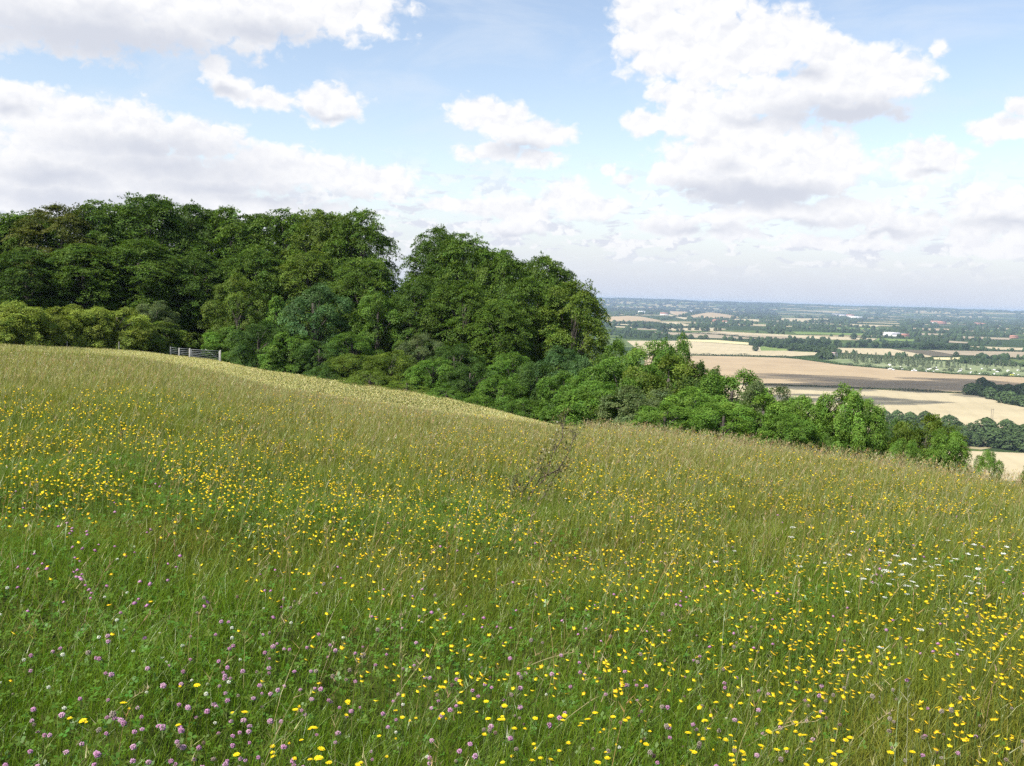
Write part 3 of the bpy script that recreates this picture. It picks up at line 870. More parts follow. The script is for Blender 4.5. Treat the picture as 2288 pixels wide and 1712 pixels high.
for row in [
    ('s', -20, 662, 101, 120, 'yell', 'yellow green hedge bush at the left edge of the picture'),
    ('s', 45, 656, 101, 110, 'yell', 'second yellow green hedge bush from the left edge'),
    ('s', 125, 668, 102, 105, 'yell', 'yellow green hedge bush below the rust tinged beech'),
    ('s', 185, 664, 103, 100, 'yell', 'brightest yellow green bush in the middle of the top hedge'),
    ('s', 250, 668, 103, 110, 'yell', 'yellow green hedge bush beside the grey green young tree'),
    ('s', 318, 692, 105, 105, 'olive', 'darker hedge bush that ends the yellow row'),
    ('s', 352, 706, 107, 70, 'mid', 'small green bush just before the field gate'),
    ('s', 440, 690, 114, 90, 'olive', 'olive bush behind the far end of the field gate'),
    ('s', 505, 708, 107, 105, 'mid', 'rounded green bush right after the field gate'),
    ('s', 560, 698, 101, 100, 'dark', 'dark bush below the slim yellow green tree'),
    ('s', 628, 722, 98, 100, 'mid', 'bush on the grass edge below the round blue green tree'),
    ('s', 690, 740, 95, 90, 'dark', 'low dark bush below the round blue green tree'),
    ('s', 492, 762, 103.5, 34, 'bright', 'small bright shrub at the post of the field gate'),
    ('s', 770, 768, 91, 110, 'olive', 'olive shrub on the grass edge below the gap in the wood'),
    ('s', 845, 760, 88, 110, 'olive', 'sprawling shrub below the bright green young tree'),
    ('s', 935, 778, 84, 110, 'mid', 'leafy shrub in front of the worn grey green tree'),
    ('s', 1015, 790, 81, 110, 'dark', 'dark leafy shrub at the lowest bay of the wood'),
    ('s', 1160, 790, 78, 100, 'dark', 'shrub in shadow between the green tree and the blue green tree'),
    ('s', 1270, 776, 75, 130, 'blue', 'blue green shrub below the end of the wood'),
    ('s', 1225, 810, 72, 120, 'mid', 'leafy shrub touching the tip of the pale grass strip'),
    ('s', 1090, 815, 77, 110, 'mid', 'leafy shrub above the bramble bank'),
]: plant(*row, group=GH if row[1] < 720 and row[2] < 745 else GS_)
for row in [
    ('m', 800, 800, 85.5, 120, 'olive', 'bramble bank at the grass edge below the gap'),
    ('m', 880, 822, 82.5, 120, 'olive', 'bramble bank below the grey green tree'),
    ('m', 965, 838, 79.5, 120, 'mid', 'bramble bank in the middle of the pale grass edge'),
    ('m', 1050, 850, 77, 120, 'mid', 'bramble bank below the plain green tree'),
    ('m', 1130, 862, 74.5, 110, 'mid', 'bramble bank near the tip of the pale grass strip'),
    ('m', 715, 785, 91, 90, 'dark', 'dark bramble below the low dark bush'),
    ('m', 552, 764, 101, 80, 'mid', 'low bramble between the gate and the blue green tree'),
    ('m', 600, 770, 98, 80, 'dark', 'dark bramble in the shade of the slim yellow green tree'),
]: plant(*row, group='brambles along the grass edge')
for row in [
    ('s', 1345, 790, 72, 120, 'mid', 'green bush at the top of the brow scrub'),
    ('s', 1440, 785, 72, 150, 'olive', 'wide olive green bush with autumn tints past the wood'),
    ('s', 1455, 742, 80, 70, 'mid', 'green bush on the skyline against the tan field'),
    ('s', 1385, 845, 60, 120, 'grey', 'pale yellowish bush above the brow'),
    ('s', 1300, 835, 63, 120, 'mid', 'green bush above the tallest grass of the brow'),
    ('s', 1515, 798, 70, 75, 'dark', 'small dark bush sticking up before the brown field'),
    ('s', 1505, 848, 58, 110, 'bright', 'light green bush in the middle of the brow scrub'),
    ('s', 1580, 812, 66, 125, 'mid', 'rounded green bush below the brown field'),
    ('s', 1655, 838, 64, 80, 'grey', 'thin grey green bush before the pale stubble field'),
    ('s', 1645, 868, 54, 140, 'bright', 'broad bright green bush low on the brow'),
    ('s', 1565, 885, 52, 110, 'mid', 'shaded bush sunk behind the brow grass'),
    ('s', 1440, 880, 53, 100, 'bright', 'low light green bush just behind the brow grass'),
    ('s', 1745, 868, 53, 105, 'bright', 'bright bush with two leaders before the pale field'),
    ('s', 1795, 895, 52, 85, 'bright', 'lower bright bush leaning on the tall forked bush'),
    ('s', 1828, 848, 51, 80, 'bright', 'tallest fork of the bright bush against the pale field'),
    ('s', 1872, 862, 51, 95, 'bright', 'bright bush rounding off the tall fork'),
    ('s', 1935, 905, 60, 90, 'dark', 'dark green bush between the bright bush and the olive bush'),
    ('s', 2000, 898, 50, 135, 'olive', 'broad olive bush near the small stubble corner'),
    ('s', 2050, 928, 46, 80, 'bright', 'bright green bush at the end of the brow scrub'),
    ('s', 1960, 945, 43, 60, 'bright', 'small light bush poking through the brow grass'),
    ('s', 2140, 972, 42, 46, 'bright', 'small lone shrub in front of the stubble corner'),
    ('s', 2232, 990, 40, 45, 'mid', 'shrub cut by the right edge of the picture'),
    ('s', 1710, 905, 50, 90, 'mid', 'low green bush between the two bright bushes'),
]: plant(*row, group=GR)

# ------------------------------------------------------------------ dead sapling in the meadow
def sapling():
    az, r, ok = hit(np.array([1165.]), np.array([1135.]))
    root = empty('dead_sapling', (r[0] * math.sin(az[0]), r[0] * math.cos(az[0]), float(ground(az, r)[0])))
    tag(root, 'thin dark half dead hawthorn sapling standing alone in the flowery grass', 'sapling')
    rg = np.random.default_rng(77)
    d = r[0]; up = lambda x, y: at(x, y, d) - np.array(root.location)
    lf = []
    for pts in [[(1165, 1135), (1185, 1100), (1222, 1065), (1236, 1010), (1243, 985)], [(1172, 1130), (1200, 1075), (1248, 1050), (1272, 1010), (1282, 980), (1288, 962)], [(1160, 1135), (1168, 1100), (1200, 1060), (1205, 1030)],
                [(1155, 1135), (1145, 1110), (1140, 1085), (1150, 1060)], [(1178, 1130), (1215, 1110), (1235, 1070), (1265, 1040)], [(1238, 1010), (1256, 985), (1260, 958), (1266, 942)]]:
        P = np.array([up(*p) for p in pts]); P[:, 1] += np.linspace(0, rg.normal(0, .12), len(P)); P[0, 2] = -.02 if pts[0][1] > 1100 else P[0, 2]
        s = np.linspace(0, 1, 14); tt = np.linspace(0, 1, len(P))
        C = np.stack([np.interp(s, tt, P[:, k]) for k in range(3)], -1) + rg.normal(0, .005, (14, 3))
        mb = MB(); mb.tube(C, np.linspace(.009, .003, 14), 5, (.12, .10, .07))
        for k in range(4, 14):
            for q in range(3):
                e = C[k] + rg.normal(0, 1, 3) * np.array([.07, .07, .05]) + np.array([0, 0, .035])
                mb.tube([C[k], (C[k] + e) / 2 + rg.normal(0, .008, 3), e], [.003, .0026, .0016], 4, (.13, .11, .075))
                if rg.uniform() < (.7 if k > 7 else .15): lf.append(e)
        mb.build('branch', M_BARK, root)
    lf = np.array(lf); n = 9 * len(lf)
    Cc = np.repeat(lf, 9, 0) + rg.normal(0, .032, (n, 3)); Nn = rg.normal(0, 1, (n, 3)) + [0, 0, .6]; Nn /= np.linalg.norm(Nn, axis=1)[:, None]
    v, q = leaf_cards(Cc, Nn, rg.uniform(.012, .022, n), .6, rg)
    o = build('leaves', v, q, None, M_GRASS, np.repeat(np.array([[.125, .135, .038]]) * rg.uniform(.6, 1.5, (n, 1)), 4, 0), False, root)


sapling()

# ------------------------------------------------------------------ field gate, side gate, posts
def gate():
    K = 200 / 2212.
    def gp(X, Y, r=102): return at(340 + X * K, 740 + Y * K, r)
    grey, lite = (.36, .37, .36), (.38, .37, .33)
    r = 101.5
    def foot(X):
        p = gp(X, 560, r); return np.array([p[0], p[1], float(gxy(p[0], p[1]))])
    f = [foot(X) for X in (455, 670, 930, 1685)]
    def ztop(X, Y): return gp(X, Y, r)[2]
    tops = [ztop(455, 385), ztop(670, 415), ztop(930, 425), ztop(1685, 470)]
    root = empty('field_gate', tuple(f[2])); tag(root, 'grey metal five bar field gate between two posts below the dark beech', 'gate')
    L = lambda p: np.array(p) - f[2]
    for k in (2, 3):
        mb = MB(); b = L(f[k]); h = tops[k] - f[k][2]
        mb.tube([b - [0, 0, .1], b + [0, 0, h - .05], b + [0, 0, h]], [.09, .085, .05], 8, lite); mb.build('post', M_WOOD, root, True)
    A, B = L(f[2]) + [.12, 0, 0], L(f[3]) - [.12, 0, 0]
    hA, hB = tops[2] - f[2][2] - .12, tops[3] - f[3][2] - .1
    mb = MB()
    for e, hh in ((A, hA), (B, hB)): mb.tube([e + [0, 0, .1], e + [0, 0, hh + .03]], .03, 6, grey)
    leafo = mb.build('gate_leaf', M_WOOD, root, True)
    for s in (1, .78, .58, .40, .2):
        mb = MB(); mb.tube([A + [0, 0, hA * s], B + [0, 0, hB * s]], .032 if s == 1 else .022, 6, grey); mb.build('rail', M_WOOD, leafo, True)
    mb = MB(); mb.tube([A + [0, .03, hA * .2], (A + B) / 2 + [0, .03, hA]], .02, 5, grey); mb.tube([B + [0, .03, hB * .2], (A + B) / 2 + [0, .03, hB]], .02, 5, grey); mb.build('brace', M_WOOD, leafo, True)
    r2 = empty('side_gate', tuple(f[0])); tag(r2, 'grey railed side gate with posts joined to the field gate', 'gate')
    L = lambda p: np.array(p) - f[0]
    for k in (0, 1):
        mb = MB(); b = L(f[k]); h = tops[k] - f[k][2]
        mb.tube([b - [0, 0, .1], b + [0, 0, h - .05], b + [0, 0, h]], [.08, .075, .05], 8, lite); mb.build('post', M_WOOD, r2, True)
    for (p, q, hp, hq) in ((0, 1, tops[0] - f[0][2], tops[1] - f[1][2]), (1, 2, tops[1] - f[1][2], tops[2] - f[2][2])):
        for s in (.92, .7, .5, .3):
            mb = MB(); mb.tube([L(f[p]) + [.05, 0, hp * s], L(f[q]) + [-.1, 0, hq * s]], .028, 6, grey); mb.build('rail', M_WOOD, r2, True)
    for n_, (x, y, h, lab) in enumerate(((266, 772, .8, 'thin grey fence post in the middle of the top hedge foot'), (80, 762, .6, 'short pale post under the second yellow green bush'), (150, 765, .6, 'weathered post under the brightest yellow green bush'))):
        p = at(x, y, 99); z = float(gxy(p[0], p[1])); mb = MB(); mb.tube([(0, 0, -.1), (0, 0, h - .04), (0, 0, h)], [.05, .048, .03], 7, (.2, .19, .17))
        o = mb.build('fence_post', M_WOOD, None, True); o.location = (p[0], p[1], z); tag(o, lab, 'post', 'fence posts along the top hedge')


gate()

# ------------------------------------------------------------------ valley
def vpt(x, y, dz=0.0):
    az, t = az_t(x, y); r = (EYE - FLOOR) / np.maximum(t, .0042)
    return np.stack([r * np.sin(az), r * np.cos(az), np.full_like(r, FLOOR + dz)], -1), r


def field_mat(name, c1, c2, c3=None, stripes=True):
    m, N, L = newmat(name)
    out = N.new('ShaderNodeOutputMaterial'); p = N.new('ShaderNodeBsdfPrincipled'); p.inputs['Roughness'].default_value = 1; p.inputs['Specular IOR Level'].default_value = 0
    tc = N.new('ShaderNodeTexCoord'); n1 = N.new('ShaderNodeTexNoise'); n1.inputs['Scale'].default_value = .012; n1.inputs['Detail'].default_value = 9; n1.inputs['Roughness'].default_value = .65
    L.new(tc.outputs['Object'], n1.inputs['Vector'])
    r1 = N.new('ShaderNodeValToRGB'); e = r1.color_ramp.elements; e[0].position, e[0].color = .35, c1 + (1,); e[1].position, e[1].color = .65, c2 + (1,)
    L.new(n1.outputs[0], r1.inputs[0])
    wv = N.new('ShaderNodeTexWave'); wv.inputs['Scale'].default_value = .012; wv.inputs['Distortion'].default_value = 3
    mp = N.new('ShaderNodeMapping'); mp.inputs['Rotation'].default_value = (0, 0, random.uniform(-.6, .9)); L.new(tc.outputs['Object'], mp.inputs[0]); L.new(mp.outputs[0], wv.inputs[0])
    r2 = N.new('ShaderNodeValToRGB'); e = r2.color_ramp.elements; e[0].position, e[0].color = .0, (.95, .95, .94, 1); e[1].position, e[1].color = .25, (1.0, 1.0, 1.0, 1)
    L.new(wv.outputs[0], r2.inputs[0])
    mx = N.new('ShaderNodeMix'); mx.data_type = 'RGBA'; mx.blend_type = 'MULTIPLY'; mx.inputs['Factor'].default_value = 1 if stripes else 0
    L.new(r1.outputs[0], mx.inputs['A']); L.new(r2.outputs[0], mx.inputs['B']); L.new(mx.outputs['Result'], p.inputs['Base Color']); L.new(p.outputs[0], out.inputs['Surface'])
    return m


FM = dict(cream=field_mat('stubble_cream', (.42, .355, .225), (.49, .42, .27)), tan=field_mat('ripe_tan', (.36, .275, .172), (.43, .335, .21)), grey=field_mat('stubble_grey', (.30, .25, .17), (.37, .31, .215)),
          gold=field_mat('stubble_gold', (.56, .49, .26), (.62, .55, .31)), park=field_mat('park_grass', (.17, .22, .10), (.27, .29, .16), stripes=False), green=field_mat('grass_field', (.13, .2, .06), (.2, .26, .08), stripes=False), dull=field_mat('rough_field', (.11, .10, .07), (.15, .13, .09), stripes=False))
FIELDS = [
    ('cream', 0, [(1600, 856), (1690, 863), (1750, 864), (1877, 868), (2004, 874), (2130, 880), (2166, 881), (2220, 888), (2288, 905), (2480, 950), (2480, 1010), (2288, 985), (2150, 970), (1900, 975), (1650, 960)]),
    ('cream', 0, [(2100, 1006), (2480, 1028), (2480, 1085), (2100, 1070)]),
    ('tan', 0, [(1440, 795), (1500, 795), (1605, 796), (1684, 798), (1750, 800), (1783, 803), (1877, 816), (2004, 827), (2130, 837), (2288, 844), (2480, 852), (2480, 915), (2288, 892), (2166, 878), (2130, 876), (2004, 870), (1877, 864), (1750, 860), (1690, 859), (1600, 852), (1440, 845)]),
    ('cream', 0, [(1400, 762), (1515, 762), (1620, 768), (1673, 772), (1700, 776), (1780, 786), (1826, 788), (1820, 794), (1760, 797), (1700, 795), (1600, 793.5), (1440, 792)]),
    ('gold', 0, [(1515, 758.5), (1600, 760), (1673, 766), (1673, 771), (1600, 766), (1515, 762)]),
    ('green', 0, [(1697, 774), (1762, 776), (1764, 784), (1700, 784)]),
    ('grey', 0, [(1447, 741), (1530, 744), (1590, 742.5), (1700, 747), (1800, 751), (1800, 759), (1720, 757), (1640, 757.5), (1540, 754)]),
    ('cream', 0, [(1590, 741.5), (1700, 745.5), (1850, 752.5), (1900, 754), (1960, 757), (1950, 761.5), (1850, 759), (1750, 752), (1640, 747)]),
    ('green', 0, [(1962, 756), (2045, 759), (2040, 763), (1955, 761.5)]),
    ('tan', 14, [(1355, 709), (1400, 706.5), (1440, 709), (1478, 716.5), (1450, 720.5), (1400, 720.5), (1355, 719)]),
    ('tan', 10, [(1490, 695.5), (1540, 697), (1537, 702), (1515, 706), (1495, 700)]),
    ('tan', 26, [(1530, 709), (1567, 702), (1594, 702), (1655, 710), (1610, 712)]),
    ('cream', 4, [(1456, 721), (1510, 720), (1546, 727), (1540, 731.5), (1490, 727)]),
    ('cream', 0, [(1490, 701), (1512, 707), (1540, 711), (1530, 714), (1495, 706)]),
    ('cream', 0, [(1366, 723.5), (1415, 725.5), (1414, 728), (1366, 726)]), ('cream', 0, [(1370, 729), (1412, 731), (1412, 733.5), (1370, 731.5)]),
    ('grey', 0, [(1424, 734), (1475, 735.5), (1470, 738), (1424, 737)]), ('cream', 0, [(1480, 734), (1600, 733), (1625, 736), (1590, 740), (1490, 739)]),
    ('cream', 0, [(1856, 777.5), (1990, 780), (2060, 787), (2088, 795), (2075, 799), (1950, 793), (1870, 788)]),
    ('grey', 0, [(2072, 783), (2288, 787), (2480, 791), (2480, 806), (2288, 801), (2130, 793)]),
    ('cream', 0, [(2161, 774), (2288, 778), (2400, 780), (2400, 786), (2288, 783.5), (2232, 782)]),
    ('gold', 0, [(2085, 799.5), (2148, 799.5), (2147, 806), (2085, 804)]),
    ('cream', 0, [(1900, 724), (1968, 727.5), (1960, 730.5), (1900, 729)]), ('cream', 4, [(1745, 711), (1854, 712.5), (1857, 716), (1745, 717)]),
    ('tan', 0, [(2222, 706), (2268, 708.5), (2262, 711), (2222, 709)]), ('tan', 0, [(2037, 733), (2148, 736), (2146, 740), (2042, 738)]),
    ('green', 0, [(2190, 737), (2222, 739), (2220, 741.5), (2190, 740)]),
    ('cream', 0, [(1640, 712.5), (1698, 715), (1696, 719), (1645, 717)]), ('cream', 0, [(1743, 711), (1800, 713), (1798, 720), (1743, 717)]), ('grey', 0, [(2118, 762), (2164, 765), (2160, 768), (2118, 766)]),
    ('park', 0, [(1840, 806), (1900, 800), (2060, 806), (2300, 818), (2300, 843), (2130, 835), (1990, 824), (1870, 812)]),
    ('dull', 0, [(1995, 781), (2072, 784), (2125, 793), (2130, 797), (2085, 797), (2040, 789)]),
    ('cream', 0, [(1685, 726), (1735, 727), (1733, 729), (1685, 728)]), ('cream', 0, [(1790, 722), (1865, 724), (1862, 726), (1790, 725)]), ('grey', 0, [(2060, 745), (2120, 747), (2118, 750), (2060, 749)]),
    ('green', 0, [(1770, 742), (1930, 746), (1925, 750), (1780, 747)]), ('green', 0, [(1870, 732), (1990, 735), (1985, 738), (1870, 736)]), ('grey', 0, [(2150, 752), (2260, 756), (2255, 760), (2150, 757)]),
    ('cream', 2, [(1600, 716), (1625, 717), (1622, 719.5), (1600, 719)]),
]
POLY = []
for n_, (mt, hgt, pts) in enumerate(FIELDS):
    pa = np.array(pts, float); pa[pa[:, 0] >= 2400] += (700, 21); POLY.append(pa)
    P, r = vpt(pa[:, 0], pa[:, 1], .35 + .02 * n_)
    if hgt:
        c = P.mean(0); vs = [c + (P - c) * s + np.array([0, 0, hgt * (1 - s * s)]) for s in (1, .75, .5, .25)]; k = len(P)
        vs = np.concatenate(vs + [[c + [0, 0, hgt]]])
        q = [[L_ * k + i_, L_ * k + (i_ + 1) % k, (L_ + 1) * k + (i_ + 1) % k, (L_ + 1) * k + i_] for L_ in range(3) for i_ in range(k)]
        t = [[3 * k + i_, 3 * k + (i_ + 1) % k, 4 * k] for i_ in range(k)]
        o = build('field', vs, q, t, FM[mt], None, True)
    else:
        bm = bmesh.new(); f = bm.faces.new([bm.verts.new(p) for p in P]); f.normal_update()
        if f.normal.z < 0: f.normal_flip()
        bmesh.ops.triangulate(bm, faces=[f]); me = bpy.data.meshes.new('field'); bm.to_mesh(me); bm.free(); me.materials.append(FM[mt])
        o = bpy.data.objects.new('field', me); COL.objects.link(o)
    tag(o, {'cream': 'pale stubble field in the valley', 'tan': 'brown ripe field in the valley', 'grey': 'grey stubble field in the valley', 'gold': 'bright straw strip in the valley', 'green': 'green pasture in the valley', 'park': 'light green grass of the caravan park', 'dull': 'dark rough ground in the valley'}[mt], kind='structure')


def inside(x, y, grow=0):
    x = np.asarray(x, float); y = np.asarray(y, float); res = np.zeros(x.shape, bool)
    for p in POLY:
        c = p.mean(0); pp = c + (p - c) * (1 + grow); ins = np.zeros(x.shape, bool); n = len(pp)
        for k in range(n):
            x0, y0 = pp[k]; x1, y1 = pp[(k + 1) % n]
            cond = ((y0 > y) != (y1 > y)) & (x < (x1 - x0) * (y - y0) / (y1 - y0 + 1e-12) + x0); ins ^= cond
        res |= ins
    return res


def field_tree(seed, H, R, n, leaf, conic=False):
    rg = np.random.default_rng(seed); u = rg.uniform(0, 1, n) ** .8
    ph = rg.uniform(0, 6.28, n)
    env = (np.sin(np.clip(u * .9 + .12, 0, 1) * math.pi) ** .5 if not conic else (1 - u) ** .6 * .9 + .1) * (1 + .25 * np.sin(ph * 3 + seed) * np.sin(u * 7 + seed))
    rr = R * env * rg.uniform(.7, 1.05, n)
    C = np.stack([rr * np.cos(ph), rr * np.sin(ph), H * (.04 + .96 * u)], -1)
    Nn = np.stack([np.cos(ph), np.sin(ph), .5 + u], -1) + rg.normal(0, .35, (n, 3)); Nn /= np.linalg.norm(Nn, axis=1)[:, None]
    v, q = leaf_cards(C, Nn, leaf * rg.uniform(.7, 1.3, n), .7, rg)
    o = build('field_tree', v, q, None, M_LEAF, np.repeat(rg.normal(1, .22, (n, 1)).clip(.4, 1.7) * np.ones((n, 3)), 4, 0))
    return o


FT = [field_tree(600 + k, 10, 5.0, 620, .75) for k in range(4)]
PT = [field_tree(620 + k, 12, 1.6, 300, .5, True) for k in range(2)]
for o in PT: o.name = 'poplar_tree'
FUSED = set()
ORD = ['first', 'second', 'third', 'fourth', 'fifth', 'sixth', 'seventh', 'eighth', 'ninth', 'tenth', 'eleventh', 'twelfth', 'thirteenth', 'fourteenth', 'fifteenth', 'sixteenth', 'seventeenth', 'eighteenth', 'nineteenth', 'twentieth',
       'twenty-first', 'twenty-second', 'twenty-third', 'twenty-fourth', 'twenty-fifth', 'twenty-sixth', 'twenty-seventh', 'twenty-eighth', 'twenty-ninth', 'thirtieth', 'thirty-first', 'thirty-second', 'thirty-third', 'thirty-fourth']


def tree_row(x0, y0, x1, y1, n, hm, wf, tone, row, jy=0.0, jit=.5, pop=False, seed=0, mid=None):
    rg = random.Random(seed + int(x0)); items = []
    for k in range(n):
        s = (k + .5 + rg.uniform(-jit, jit)) / n
        x = x0 + (x1 - x0) * s; y = y0 + (y1 - y0) * s + (mid or 0) * 4 * s * (1 - s) + rg.uniform(-jy, jy)
        items.append((x, y))
    items.sort()
    for k, (x, y) in enumerate(items):
        P, r = vpt(np.array(x), np.array(y))
        pr = rg.choice(PT if pop else FT); o = pr.copy() if pr.name in FUSED else pr
        if o is not pr: COL.objects.link(o)
        FUSED.add(pr.name)
        h = hm * rg.uniform(.7, 1.25); w = h * wf * rg.uniform(.8, 1.25) / (2 * 1.6 if pop else 10) * (1)
        o.location = P; o.rotation_euler = (0, 0, rg.uniform(0, 6.28)); o.scale = (w, w, h / (12 if pop else 10))
        c = np.array(tone) * rg.uniform(.8, 1.25); o.color = (*c, 1)
        tag(o, f"{'slim' if pop else 'rounded'} distant tree, {ORD[k % 34]} from the left {row}", 'tree', 'trees ' + row)


TD, TM, TG = (.044, .076, .026), (.064, .104, .034), (.17, .205, .11)
tree_row(1990, 975, 2330, 1010, 22, 13.5, 1.2, TM, 'in the dark belt below the pale stubble field', 4, seed=1)
tree_row(1960, 950, 2300, 985, 14, 14, 1.1, TM, 'along the back of the dark tree belt', 3, seed=2)
tree_row(2168, 881, 2330, 922, 15, 13, 1.2, TM, 'on the front edge of the dark copse', 3, seed=3)
tree_row(2190, 872, 2330, 893, 14, 14, 1.2, TM, 'in the heart of the dark copse', 5, seed=4)
tree_row(1672, 772, 1850, 785, 20, 15, 1.2, TD, 'in the long wood above the tan field', 2.5, seed=5)
tree_row(1765, 783, 1866, 787, 12, 14, 1.2, TM, 'in front of the long wood', 2, seed=6)
tree_row(1750, 768, 2160, 782, 34, 15, 1.3, TD, 'in the dark belt across the valley', 2, seed=7)
tree_row(1380, 751, 1580, 760, 18, 12, 1.3, TM, 'beyond the end of the beech wood', 1.5, seed=8)
tree_row(1415, 733, 1620, 741, 14, 16, 1.2, TD, 'between the little stubble strips', 1.5, seed=9)
tree_row(1830, 800, 1856, 803, 5, 20, .9, TM, 'at the near end of the poplar park', 1, seed=10)
tree_row(1866, 800, 2060, 818, 30, 15, .34, TG, 'in the back row of the poplar park', 3, .5, True, seed=11)
tree_row(1900, 806, 2160, 826, 30, 13, .34, TG, 'in the front row of the poplar park', 4, .5, True, seed=12)
tree_row(1880, 803, 2080, 823, 30, 14, .36, TG, 'in the second row of the poplar park', 4, .5, True, seed=15)
tree_row(2010, 806, 2280, 826, 34, 12, .4, TG, 'in the thin middle row of the poplar park', 5, .5, True, seed=16)
tree_row(2130, 812, 2330, 822, 18, 11, 1.3, TM, 'behind the parked caravans', 2, seed=13)
tree_row(1895, 815, 2300, 838, 26, 6, 1.5, TG, 'among the parked caravans', 6, seed=14)
for x, y, h, lab in ((1688, 785, 14, 'lone dark tree standing in the cream field'), (2136, 797, 12, 'lone dark tree at the end of the rough ground'), (1907, 759, 22, 'tall lone tree beside the long cream field'), (1930, 760, 18, 'pointed lone tree near the long cream field')):
    P, r = vpt(np.array(float(x)), np.array(float(y))); o = FT[0].copy(); COL.objects.link(o); o.location = P; o.scale = (h / 10 * 1.1,) * 2 + (h / 10,); o.color = (*TD, 1); tag(o, lab, 'tree')


def hedge(pts, h, w, tone, lab, gap=0.0, seed=0):
    rg = np.random.default_rng(seed); pa = np.array(pts, float); P, r = vpt(pa[:, 0], pa[:, 1])
    seg = np.linalg.norm(np.diff(P, axis=0), axis=1); cum = np.concatenate([[0], np.cumsum(seg)]); Ltot = cum[-1]
    n = int(min(9000, Ltot * 9 / max(1, r.mean() / 1500)))
    s = rg.uniform(0, Ltot, n); bump = .75 + .35 * np.sin(s / 9 + seed) * np.sin(s / 23) + .25 * (np.sin(s / 41 + seed) > .93)
    C = np.stack([np.interp(s, cum, P[:, k]) for k in range(3)], -1)
    u = rg.uniform(0, 1, n); C[:, 2] += h * bump * u; C[:, 0] += rg.normal(0, w * .4, n); C[:, 1] += rg.normal(0, w * .4, n)
    Nn = rg.normal(0, .7, (n, 3)) + [0, -.3, .8]; Nn /= np.linalg.norm(Nn, axis=1)[:, None]
    v, q = leaf_cards(C, Nn, rg.uniform(.5, .9, n) * max(1, r.mean() / 1700), .7, rg)
    o = build('hedge', v, q, None, M_LEAF, np.repeat(rg.normal(1, .2, (n, 1)).clip(.5, 1.6) * np.ones((n, 3)), 4, 0)); o.color = (*tone, 1); tag(o, lab, 'hedge')


hedge([(1590, 855), (1690, 861), (1750, 862), (1877, 866.5), (2004, 872.5), (2130, 878.5), (2168, 880)], 3.4, 2.5, (.05, .085, .022), 'long straight hedge between the brown field and the pale stubble', seed=1)
hedge([(1420, 793), (1500, 793.5), (1605, 794.5), (1684, 796.5), (1750, 798.5), (1783, 801)], 4.5, 3, TD, 'bushy hedge along the top of the brown field', seed=2)
hedge([(1775, 801), (1830, 808), (1877, 815), (2004, 826), (2130, 836), (2288, 843), (2400, 848)], 6, 9, (.075, .13, .035), 'green hedge along the foot of the poplar park', seed=3)
hedge([(1380, 745), (1480, 742), (1600, 748), (1700, 757.5), (1800, 759.5)], 5, 4, TD, 'dark hedge through the grey stubble beyond the wood', seed=4)
hedge([(1360, 728), (1420, 729), (1500, 741)], 7, 5, TD, 'dark hedge between the thin stubble strips', seed=5)
hedge([(1360, 721.5), (1450, 721), (1500, 728), (1545, 733)], 8, 6, TD, 'hedge below the rounded tan field', seed=6)
hedge([(1478, 717), (1510, 708), (1530, 709.5), (1570, 700)], 9, 6, TD, 'hedge climbing between the far rounded fields', seed=7)
hedge([(2072, 782), (2170, 784), (2290, 786.5)], 4, 4, TD, 'hedge behind the grey field above the caravans', seed=8)
hedge([(2130, 797), (2200, 800), (2300, 804)], 5, 5, TM, 'hedge between the grey field and the caravans', seed=9)

# woods and copses too many and too small to count
rg = np.random.default_rng(900)
X, Y = [], []
for (x0, x1, ya, yb, n, dens) in [(1300, 3000, 6, 16, 3900, 1.), (1300, 3000, 16, 34, 4300, .85), (1300, 3000, 34, 62, 2800, .7), (1300, 3000, 62, 92, 900, .6), (1700, 2420, 90, 112, 350, .5)]:
    x = rg.uniform(x0, x1, n); off = rg.uniform(ya, yb, n)
    hy = 662 + (x - 1144) * math.tan(ROLL)
    y = hy + off; k = (fbm2(x, y * 5, .02, 55) > -.55 + (1 - dens)) & ~inside(x, y, .02) & ~inside(x, y - 1, .0)
    X.append(x[k]); Y.append(y[k])
X, Y = np.concatenate(X), np.concatenate(Y)
az, t = az_t(X, Y); r = (EYE - FLOOR) / np.maximum(t, .003)
r = np.minimum(r, 17000 + 4000 * rg.uniform(0, 1, len(r)))
zb = ground(az, r)
nb = len(X)
ico = bmesh.new(); bmesh.ops.create_icosphere(ico, subdivisions=2, radius=1); iv = np.array([v.co[:] for v in ico.verts]); it = np.array([[v.index for v in f.verts] for f in ico.faces]); ico.free()
sz = np.clip(r / 900, 4, 16) * rg.uniform(.7, 1.5, nb)
hz = np.clip(5 + r / 900, 6, 13) * rg.uniform(.7, 1.3, nb)
nv = len(iv)
wob = 1 + rg.normal(0, .16, (nb, nv, 1))
VV = iv[None] * wob * np.stack([sz * rg.uniform(.8, 1.8, nb), sz, hz], -1)[:, None] + np.stack([r * np.sin(az), r * np.cos(az), zb + hz * .35], -1)[:, None]
TT = (np.arange(nb) * nv)[:, None, None] + it[None]
cN = np.array([.032, .056, .022])[None, None] * rg.uniform(.6, 1.5, (nb, 1, 1)) * np.array([1, 1, 1]) + rg.uniform(0, .012, (nb, 1, 1)) * np.array([1, 1, 0])
cN = np.where(((X < 1740) & (r > 9000))[:, None, None], cN * .5, cN)  # cloud shade on the far left ridge, painted into the wood colour
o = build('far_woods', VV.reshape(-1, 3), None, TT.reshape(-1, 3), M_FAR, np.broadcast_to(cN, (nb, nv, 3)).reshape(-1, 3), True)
tag(o, 'far woods and copses fading blue towards the horizon', 'woods', kind='stuff')


